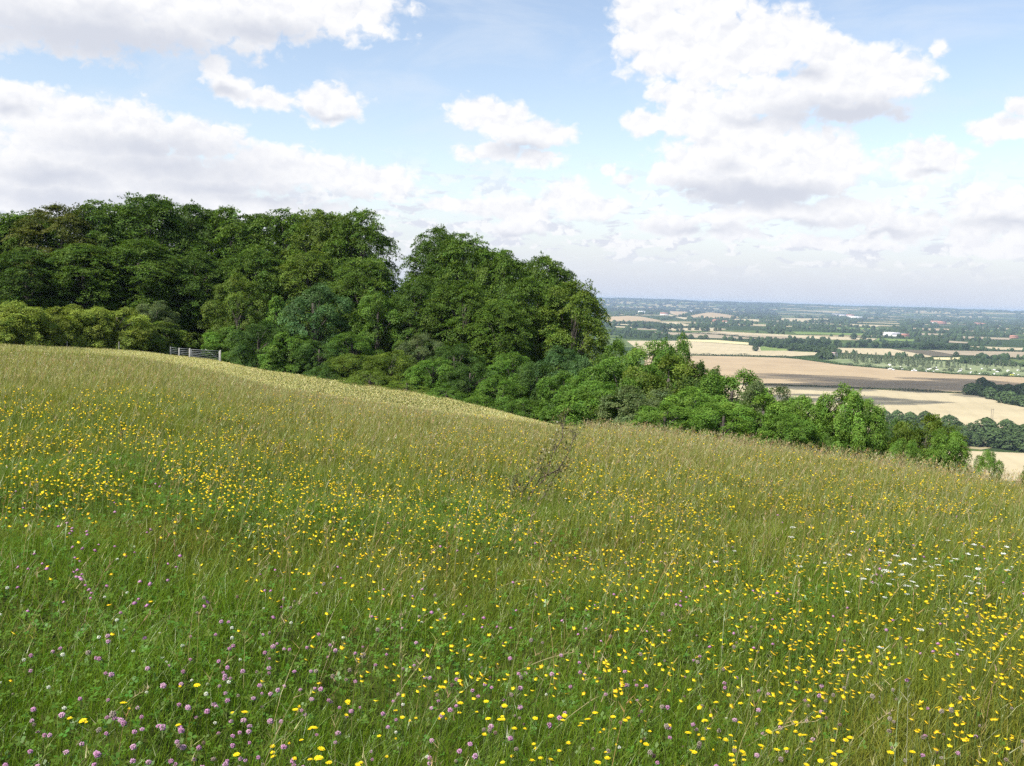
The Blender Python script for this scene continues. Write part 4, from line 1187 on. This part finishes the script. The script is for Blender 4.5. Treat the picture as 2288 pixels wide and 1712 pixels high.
def house(x, y, L, D, h, wall, roof, lab, cat='house', rz=0, flat=False):
    P, r = vpt(np.array(float(x)), np.array(float(y)))
    root = empty('farm_building' if cat == 'barn' else 'house', tuple(P), rz)
    mb = MB(); mb.box((0, 0, h / 2), (L, D, h), 0, wall)
    mb.build('wall', M_WALL, root)
    mb = MB(); e = .4; rh = D * .32
    v = [(-L / 2 - e, -D / 2 - e, h), (L / 2 + e, -D / 2 - e, h), (L / 2 + e, D / 2 + e, h), (-L / 2 - e, D / 2 + e, h), (-L / 2 - e, 0, h + rh), (L / 2 + e, 0, h + rh)]
    mb.add(v, [[0, 1, 5, 4], [2, 3, 4, 5], [3, 2, 1, 0]], [[0, 4, 3], [1, 2, 5]], roof); mb.build('roof', M_WALL, root)
    tag(root, lab, cat, 'buildings in the valley')
    return root


WH, BR, TI, SL = (.75, .73, .68), (.4, .22, .16), (.42, .2, .14), (.28, .28, .3)
for args in [
    (1992, 752, 60, 24, 9, WH, WH, 'long white farm building beside the green pasture', 'barn', .1), (2009, 753, 50, 20, 8, WH, SL, 'white farm building with a dark roof next to the long white one', 'barn', -.1),
    (2022, 754, 30, 18, 8, BR, TI, 'red roofed farmhouse beyond the white farm buildings', 'house', .3), (1985, 750, 24, 16, 8, WH, SL, 'small white house at the head of the white farm', 'house', .2),
    (1434, 701, 60, 30, 12, WH, WH, 'lone bright white building in the far woods', 'barn', 0), (1390, 684, 110, 40, 14, WH, SL, 'pale village building under the far ridge, end of the row', 'house', 0),
    (1375, 685, 90, 40, 14, WH, TI, 'pale village house in the middle of the far row', 'house', .2), (1362, 684, 110, 40, 14, WH, TI, 'pale village house next to the edge of the beech wood', 'house', .1),
    (1546, 698, 50, 30, 12, WH, SL, 'white farm at the corner of the far tan field', 'house', 0), (1484, 705, 60, 30, 12, WH, TI, 'white cottage on the far lane between the rounded fields', 'house', .2),
    (1912, 714, 110, 40, 13, WH, WH, 'wide white shed standing alone far across the valley', 'barn', 0), (1868, 706, 90, 40, 12, WH, SL, 'white shed at the head of a far row of sheds', 'barn', 0), (1884, 707, 80, 40, 12, WH, SL, 'white shed second in the far row', 'barn', 0),
    (1900, 708, 80, 40, 12, WH, TI, 'red roofed shed last in the far row', 'barn', 0), (2092, 724, 80, 36, 12, WH, BR, 'pinkish farm among the far trees', 'house', 0), (2104, 725, 60, 30, 12, BR, TI, 'brick farmhouse beside the pinkish farm', 'house', 0),
    (2185, 727, 50, 26, 11, BR, TI, 'brick house in the far hamlet', 'house', 0), (2198, 728, 40, 24, 11, WH, TI, 'white house with a red roof in the far hamlet', 'house', .3), (2265, 757, 30, 16, 9, BR, TI, 'red brick house near the end of the dark hedges', 'house', 0),
    (1963, 694, 120, 50, 14, WH, BR, 'pale building high on the far ridge', 'house', 0), (1620, 723, 30, 18, 9, WH, TI, 'white house among trees before the far woods', 'house', 0), (1600, 720, 40, 20, 9, BR, TI, 'brick house among trees before the far woods', 'house', .4),
    (1450, 690, 80, 36, 12, BR, TI, 'red farm below the blue ridge', 'house', 0), (1858, 797, 22, 12, 6, WH, (.6, .45, .4), 'pale hut beside the tall tree of the poplar park', 'house', .1),
]: house(*args)

# caravans between the young trees
def caravan():
    root = empty('caravan'); mb = MB()
    v = np.array([[-3.2, 0, .5], [-3.2, 0, 1.9], [-2.7, 0, 2.7], [2.6, 0, 2.7], [3.2, 0, 1.7], [3.2, 0, .5]])
    a, b = v + [0, -1.15, 0], v + [0, 1.15, 0]; k = 6
    mb.add(np.concatenate([a, b]), [[i_, (i_ + 1) % k, k + (i_ + 1) % k, k + i_] for i_ in range(k)] + [[0, 5, 4, 1], [1, 4, 3, 2], [7, 10, 11, 6], [8, 9, 10, 7]], None, (.8, .79, .76))
    mb.build('body', M_WALL, root)
    for s in (-1, 1):
        mb = MB(); mb.tube([(0, s * .95, .32), (0, s * 1.2, .32)], .32, 10, (.03, .03, .03)); mb.build('wheel', M_WALL, root)
    mb = MB(); mb.box((.3, -1.165, 1.75), (3.6, .03, .6), 0, (.06, .07, .09)); mb.build('window', M_WALL, root)
    return root


cv = caravan(); rgc = random.Random(5)
spots = sorted([(rgc.uniform(1985, 2282), rgc.uniform(0, 1)) for _ in range(46)])
for k, (x, s) in enumerate(spots):
    y = 816 + (x - 1985) * .045 + s * 12
    P, r = vpt(np.array(x), np.array(y)); o = cv if k == 0 else copy_thing(cv); o.location = P; o.rotation_euler = (0, 0, rgc.uniform(0, 3.1)); sc = rgc.uniform(.65, .95); o.scale = (sc, sc, sc)
    yel = 2236 < x < 2262 and s > .3
    col = (1, .95, .12, 1) if yel else (1, 1, 1, 1)
    for ch in o.children:
        if ch.name.startswith('body'): ch.color = col
    tag(o, f"{'yellow' if yel else 'white'} caravan in the {'crowded end' if x > 2190 else 'middle' if x > 2080 else 'thin end'} of the caravan park", 'caravan', 'caravans parked among young trees')


def pole():
    P, r = vpt(np.array(2216.), np.array(937.))
    root = empty('utility_pole', tuple(P)); tag(root, 'thin wooden double utility pole standing in the pale stubble field', 'utility pole')
    for s in (-1, 1):
        mb = MB(); mb.tube([(s * .9, 0, 0), (s * .9, 0, 11)], [.24, .18], 7, (.14, .12, .1)); mb.build('pole', M_WOOD, root)
    mb = MB(); mb.box((0, 0, 10.2), (3.4, .25, .25), 0, (.14, .12, .1)); mb.build('crossarm', M_WOOD, root)


pole()

# ------------------------------------------------------------------ sun, sky, haze
SUN_EL, SUN_AZ = math.radians(50), math.radians(-128)     # azimuth from the view direction, minus = left
sl = bpy.data.lights.new('sun', 'SUN'); so = bpy.data.objects.new('sun', sl); COL.objects.link(so)
sl.energy = 4.3; sl.angle = math.radians(.55); sl.color = (1, .955, .88)
sd = Vector((math.sin(SUN_AZ) * math.cos(SUN_EL), math.cos(SUN_AZ) * math.cos(SUN_EL), math.sin(SUN_EL)))
so.rotation_euler = (-sd).to_track_quat('-Z', 'Y').to_euler()
so.location = sd * 200

wd = bpy.data.worlds.new("World"); S.world = wd; wd.use_nodes = True
N, L = wd.node_tree.nodes, wd.node_tree.links; N.clear()
wout = N.new('ShaderNodeOutputWorld'); bg = N.new('ShaderNodeBackground'); L.new(bg.outputs[0], wout.inputs[0])
bg.inputs['Strength'].default_value = .13
sky = N.new('ShaderNodeTexSky'); sky.sky_type = 'NISHITA'; sky.sun_disc = False; sky.sun_elevation = SUN_EL; sky.sun_rotation = SUN_AZ; sky.altitude = 200; sky.air_density = 1.0; sky.dust_density = 1.2; sky.ozone_density = 1.5


def math_(op, a, b=None, clamp=False):
    n = N.new('ShaderNodeMath'); n.operation = op; n.use_clamp = clamp
    for k, x in enumerate((a, b)):
        if x is None: continue
        if isinstance(x, (int, float)): n.inputs[k].default_value = x
        else: L.new(x, n.inputs[k])
    return n.outputs[0]


def vmath(op, a, b=None, c=None):
    n = N.new('ShaderNodeVectorMath'); n.operation = op
    for k, x in enumerate((a, b, c)):
        if x is None: continue
        if isinstance(x, tuple): n.inputs[k].default_value = x
        else: L.new(x, n.inputs[k])
    return n.outputs['Value'] if op in ('LENGTH', 'DOT_PRODUCT') else n.outputs['Vector']


def smooth(x, lo, hi, a=0.0, b=1.0):
    n = N.new('ShaderNodeMapRange'); n.interpolation_type = 'SMOOTHSTEP'; L.new(x, n.inputs['Value'])
    n.inputs['From Min'].default_value = lo; n.inputs['From Max'].default_value = hi; n.inputs['To Min'].default_value = a; n.inputs['To Max'].default_value = b
    return n.outputs[0]


def mixc(f, a, b):
    n = N.new('ShaderNodeMix'); n.data_type = 'RGBA'
    L.new(f, n.inputs['Factor'])
    for k, x in (('A', a), ('B', b)):
        if isinstance(x, tuple): n.inputs[k].default_value = x
        else: L.new(x, n.inputs[k])
    return n.outputs['Result']


tcw = N.new('ShaderNodeTexCoord'); dirv = vmath('NORMALIZE', tcw.outputs['Generated'])
sx = N.new('ShaderNodeSeparateXYZ'); L.new(dirv, sx.inputs[0])
azd = math_('MULTIPLY', math_('ARCTAN2', sx.outputs[0], sx.outputs[1]), 57.29578)
eld = math_('MULTIPLY', math_('ARCSINE', sx.outputs[2]), 57.29578)
cx = N.new('ShaderNodeCombineXYZ'); L.new(azd, cx.inputs[0]); L.new(eld, cx.inputs[1]); P0 = cx.outputs[0]


def noise(vec, scale, detail=6, rough=.55, dist=0):
    n = N.new('ShaderNodeTexNoise'); n.noise_dimensions = '2D'; n.inputs['Scale'].default_value = scale; n.inputs['Detail'].default_value = detail; n.inputs['Roughness'].default_value = rough; n.inputs['Distortion'].default_value = dist
    L.new(vec, n.inputs['Vector']); return n


# warp the sky coordinates so that every cloud gets a ragged outline
nw = noise(vmath('MULTIPLY', P0, (1, 1.35, 1)), .55, 3, .55)
PW = vmath('ADD', P0, vmath('MULTIPLY', vmath('SUBTRACT', nw.outputs['Color'], (.5, .5, .5)), (1.5, 1.0, 0)))
PB = vmath('MULTIPLY', P0, (1, 1.25, 1))


def voro(vec, scale):
    n = N.new('ShaderNodeTexVoronoi'); n.voronoi_dimensions = '2D'; n.feature = 'F1'; n.inputs['Scale'].default_value = scale
    L.new(vec, n.inputs['Vector']); return n.outputs['Distance']


def billow(vec):
    """cauliflower detail: round puffs of two sizes plus a fractal"""
    f = math_('MULTIPLY', math_('SUBTRACT', noise(vec, .8, 5, .6, .2).outputs[0], .5), 1.0)
    p = math_('ADD', math_('MULTIPLY', math_('SUBTRACT', .45, voro(vec, .75)), .45), math_('MULTIPLY', math_('SUBTRACT', .45, voro(vec, 1.9)), .26))
    return math_('ADD', f, p)


wv_ = noise(PB, 1.6, 3, .5)
PBW = vmath('ADD', PB, vmath('MULTIPLY', vmath('SUBTRACT', wv_.outputs['Color'], (.5, .5, .5)), (.7, .6, 0)))
fine = billow(PBW)
relief = math_('SUBTRACT', fine, billow(vmath('ADD', PBW, (-.22, .5, 0))))


def field(blobs):
    acc = None
    for (x, y, rx, ry, w) in blobs:
        d = ray(x, y); d = d / np.linalg.norm(d); u = math.degrees(math.atan2(d[0], d[1])); v = math.degrees(math.asin(d[2]))
        a, b = rx * .0256, ry * .0256
        q = vmath('MULTIPLY_ADD', PW, (1 / a, 1 / b, 0), (-u / a, -v / b, 0))
        m = math_('SUBTRACT', w, vmath('LENGTH', q))
        acc = m if acc is None else math_('MAXIMUM', acc, m)
    return acc


CLOUDS = [(100, 10, 360, 110, 1), (430, 20, 330, 95, 1), (690, 20, 250, 70, 1),
          (20, 225, 120, 45, 1), (130, 270, 150, 55, 1), (270, 285, 170, 60, 1), (420, 310, 150, 50, 1), (180, 350, 300, 90, 1), (430, 400, 300, 70, 1), (90, 420, 260, 80, 1), (610, 370, 140, 55, 1), (710, 385, 130, 50, 1), (820, 405, 130, 45, 1), (400, 460, 520, 50, .9),
          (485, 160, 42, 38, 1), (515, 195, 60, 34, .95), (600, 225, 80, 34, .95), (740, 235, 85, 45, 1.05), (790, 250, 50, 24, .8),
          (1070, 252, 70, 40, 1.1), (1130, 275, 65, 45, 1.1), (1205, 297, 75, 38, 1.1), (1100, 342, 110, 32, .9), (1200, 357, 70, 20, 1),
          (1020, 457, 100, 20, 1), (1130, 470, 120, 34, 1.05), (1270, 440, 60, 45, 1.1), (1330, 465, 80, 34, 1), (1165, 505, 80, 32, .9),
          (1450, 20, 75, 75, 1.2), (1570, 10, 150, 50, 1), (1490, 95, 110, 75, 1.2), (1620, 105, 200, 75, 1.25), (1750, 85, 100, 60, 1.2), (1850, 125, 65, 50, 1.15), (1910, 165, 140, 60, 1.15), (2000, 175, 95, 50, 1.05), (1800, 215, 230, 60, 1.05), (1900, 245, 140, 40, .95),
          (1530, 215, 80, 50, 1.1), (1670, 225, 70, 45, 1.05), (1440, 277, 62, 34, 1), (1590, 265, 130, 48, 1.1), (1710, 285, 110, 34, .95),
          (1650, 350, 150, 80, 1.25), (1780, 370, 145, 78, 1.25), (1850, 345, 70, 55, 1.05), (1560, 375, 100, 55, 1.1), (1490, 390, 60, 38, 1), (1400, 397, 45, 22, .9), (1870, 405, 50, 45, 1.05), (1690, 430, 190, 40, 1.0), (1900, 370, 70, 26, .8), (1355, 375, 22, 18, .9),
          (2070, 357, 80, 45, 1.1), (2035, 368, 70, 26, .95), (2050, 430, 34, 20, 1), (2255, 285, 90, 36, .95), (2095, 110, 30, 36, .62), (2290, 240, 40, 30, 1), (2200, 455, 100, 50, .95), (2275, 475, 90, 65, 1.05),
          (1710, 468, 130, 30, 1), (1900, 478, 120, 42, 1.05), (2010, 505, 110, 38, 1), (2170, 520, 75, 38, 1), (2230, 550, 120, 26, 1), (1610, 490, 90, 24, .95), (1480, 505, 100, 30, .95), (1640, 525, 110, 20, .9), (1830, 540, 110, 18, .85), (1950, 552, 60, 14, 1)]
GREYS = [(210, 85, 330, 55, 1.1), (580, 72, 180, 36, .9), (330, 330, 260, 40, .8), (120, 395, 160, 38, .9), (480, 420, 260, 36, .8), (1170, 332, 90, 24, .9), (1800, 165, 70, 24, .8), (1890, 255, 190, 34, 1.1), (1680, 270, 90, 22, .7),
         (1700, 437, 190, 30, 1.2), (1560, 425, 90, 36, .9), (240, 45, 160, 50, .6), (380, 375, 330, 60, .75), (150, 445, 320, 36, .8), (600, 445, 300, 34, .75), (30, 245, 60, 26, .7), (1620, 375, 60, 50, .45), (1330, 500, 120, 16, .7), (1560, 515, 160, 16, .7), (1960, 525, 160, 16, .75), (2100, 470, 60, 20, .6), (740, 262, 80, 14, .8), (490, 205, 60, 16, .8), (2075, 385, 60, 14, .7), (2250, 500, 140, 24, .7), (1800, 500, 160, 22, .7), (1150, 525, 160, 16, .8), (700, 440, 200, 26, .7)]
dens = field(CLOUDS)
body = math_('ADD', dens, math_('MULTIPLY', fine, .78))
alpha = smooth(body, -.02, .42)
grey = field(GREYS)
shade = smooth(math_('ADD', grey, math_('MULTIPLY', fine, .4)), -.4, .95)
edge = smooth(body, .25, 1.0)
# far broken cloud deck near the horizon, on a flat layer so that it closes up with distance
inv = math_('DIVIDE', 1.0, math_('ADD', math_('MAXIMUM', sx.outputs[2], 0.0), .035))
flat = N.new('ShaderNodeCombineXYZ'); L.new(math_('MULTIPLY', sx.outputs[0], inv), flat.inputs[0]); L.new(math_('MULTIPLY', sx.outputs[1], inv), flat.inputs[1])
nd = noise(vmath('MULTIPLY', P0, (.42, 1.5, 1)), .95, 5, .58, .3)
band = math_('MULTIPLY', smooth(eld, 1.0, 3.2), smooth(eld, 8.5, 4.5))
dk = smooth(math_('ADD', relief, .0), -.12, .12)
deck = math_('MULTIPLY', smooth(math_('ADD', nd.outputs[0], math_('MULTIPLY', fine, .10)), .47, .58), band)
nc = noise(vmath('MULTIPLY', P0, (.35, .9, 1)), .35, 7, .6, .4)
cirrus = math_('MULTIPLY', smooth(nc.outputs[0], .42, .75), .34)

WHITE_C, GREY_C, LILAC = (5.05, 5.05, 5.1, 1), (3.4, 3.56, 4.0, 1), (3.35, 3.68, 4.4, 1)
skyc = vmath('MULTIPLY', sky.outputs[0], (1.22, 1.07, .97))
SKY_GAIN = skyc.node
base = mixc(smooth(eld, 8.0, -.5, 0.0, .92), skyc, LILAC)
base = mixc(cirrus, base, (4.0, 4.35, 4.8, 1))
base = mixc(math_('MULTIPLY', deck, .85), base, mixc(dk, (3.7, 3.85, 4.35, 1), (4.85, 4.86, 5.0, 1)))
lit = math_('ADD', .86, math_('MULTIPLY', relief, 1.0), True)
ccol = mixc(math_('MULTIPLY', math_('SUBTRACT', 1.0, lit), .9, True), WHITE_C, (3.75, 3.9, 4.35, 1))
ccol = mixc(shade, ccol, GREY_C)
hz_ = smooth(eld, 6.0, 0.5, 0.0, .5)
ccol = mixc(hz_, ccol, (4.1, 4.22, 4.65, 1))
final = mixc(alpha, base, ccol)
L.new(final, bg.inputs['Color'])
wd.cycles.sampling_method = 'MANUAL'; wd.cycles.sample_map_resolution = 512

# low cumulus overhead, out of the picture, whose shade falls on the valley fields
def cumulus(x, y, hgt, sx_, sy_, sz_, seed, lab):
    G, r = vpt(np.array(float(x)), np.array(float(y))); c0 = G + np.array(sd) * (hgt / sd.z); rg = np.random.default_rng(seed)
    mb = MB(); ic = bmesh.new(); bmesh.ops.create_icosphere(ic, subdivisions=3, radius=1); v0 = np.array([v.co[:] for v in ic.verts]); t0 = np.array([[v.index for v in f.verts] for f in ic.faces]); ic.free()
    for k in range(26):
        a = rg.uniform(0, 6.28); q = math.sqrt(rg.uniform(0, 1)); s_ = rg.uniform(.16, .34) * (1.25 - .6 * q)
        p = np.array([q * math.cos(a) * sx_, q * math.sin(a) * sy_, rg.uniform(0, .5) * sz_ * (1 - q)])
        v = v0 * np.array([s_ * sx_, s_ * sy_, s_ * 1.6 * sz_ + 8]) * (1 + .10 * np.sin(v0[:, :1] * 7 + k) * np.sin(v0[:, 1:2] * 6 + k) + .06 * np.sin(v0[:, 2:3] * 13 + v0[:, :1] * 11)); v[:, 2] = np.maximum(v[:, 2], -8)
        mb.add(v + p, None, t0, (.9, .9, .9))
    o = mb.build('cloud', M_CLOUD, None, True); o.location = c0; tag(o, lab, 'cloud', kind='structure')


M_CLOUD = leaf_mat('cloud_vapour', .5, False, .9, .0)
_N, _L = M_CLOUD.node_tree.nodes, M_CLOUD.node_tree.links
_o = [n for n in _N if n.type == 'OUTPUT_MATERIAL'][0]; _s = _o.inputs['Surface'].links[0].from_socket
_t = _N.new('ShaderNodeBsdfTransparent'); _m = _N.new('ShaderNodeMixShader'); _m.inputs[0].default_value = .58
_L.new(_s, _m.inputs[1]); _L.new(_t.outputs[0], _m.inputs[2]); _L.new(_m.outputs[0], _o.inputs['Surface'])
cumulus(1990, 858, 620, 300, 150, 60, 1, 'cumulus cloud whose shade crosses the brown field')
cumulus(2230, 872, 640, 190, 130, 50, 2, 'cumulus cloud shading the end of the brown field')
cumulus(1880, 893, 560, 120, 55, 30, 3, 'small cumulus cloud shading the pale stubble field')
cumulus(1690, 902, 560, 70, 40, 25, 4, 'small cumulus cloud shading the pale field behind the scrub')

# air
hb = MB(); hb.box((0, 14000, (30 + FLOOR - 1.5) / 2), (52000, 52000, 30 - FLOOR + 1.5))
m, N, L = newmat('haze_air'); out = N.new('ShaderNodeOutputMaterial'); pv = N.new('ShaderNodeVolumePrincipled')
pv.inputs['Color'].default_value = (.60, .78, 1.0, 1); pv.inputs['Density'].default_value = 5.4e-5; pv.inputs['Anisotropy'].default_value = 0.0
L.new(pv.outputs[0], out.inputs['Volume'])
hz = hb.build('haze', m); tag(hz, 'thin blue summer haze over the valley', 'haze', kind='stuff')

# ------------------------------------------------------------------ render settings
S.view_settings.view_transform = 'Standard'; S.view_settings.look = 'None'; S.view_settings.exposure = .65; S.view_settings.gamma = 1
c = S.cycles
c.max_bounces = 5; c.diffuse_bounces = 2; c.glossy_bounces = 1; c.transmission_bounces = 4; c.volume_bounces = 0; c.transparent_max_bounces = 12
c.caustics_reflective = False; c.caustics_refractive = False
c.sample_clamp_indirect = 4
c.use_adaptive_sampling = False; c.use_light_tree = False; c.use_denoising = False
S.render.engine = 'CYCLES'
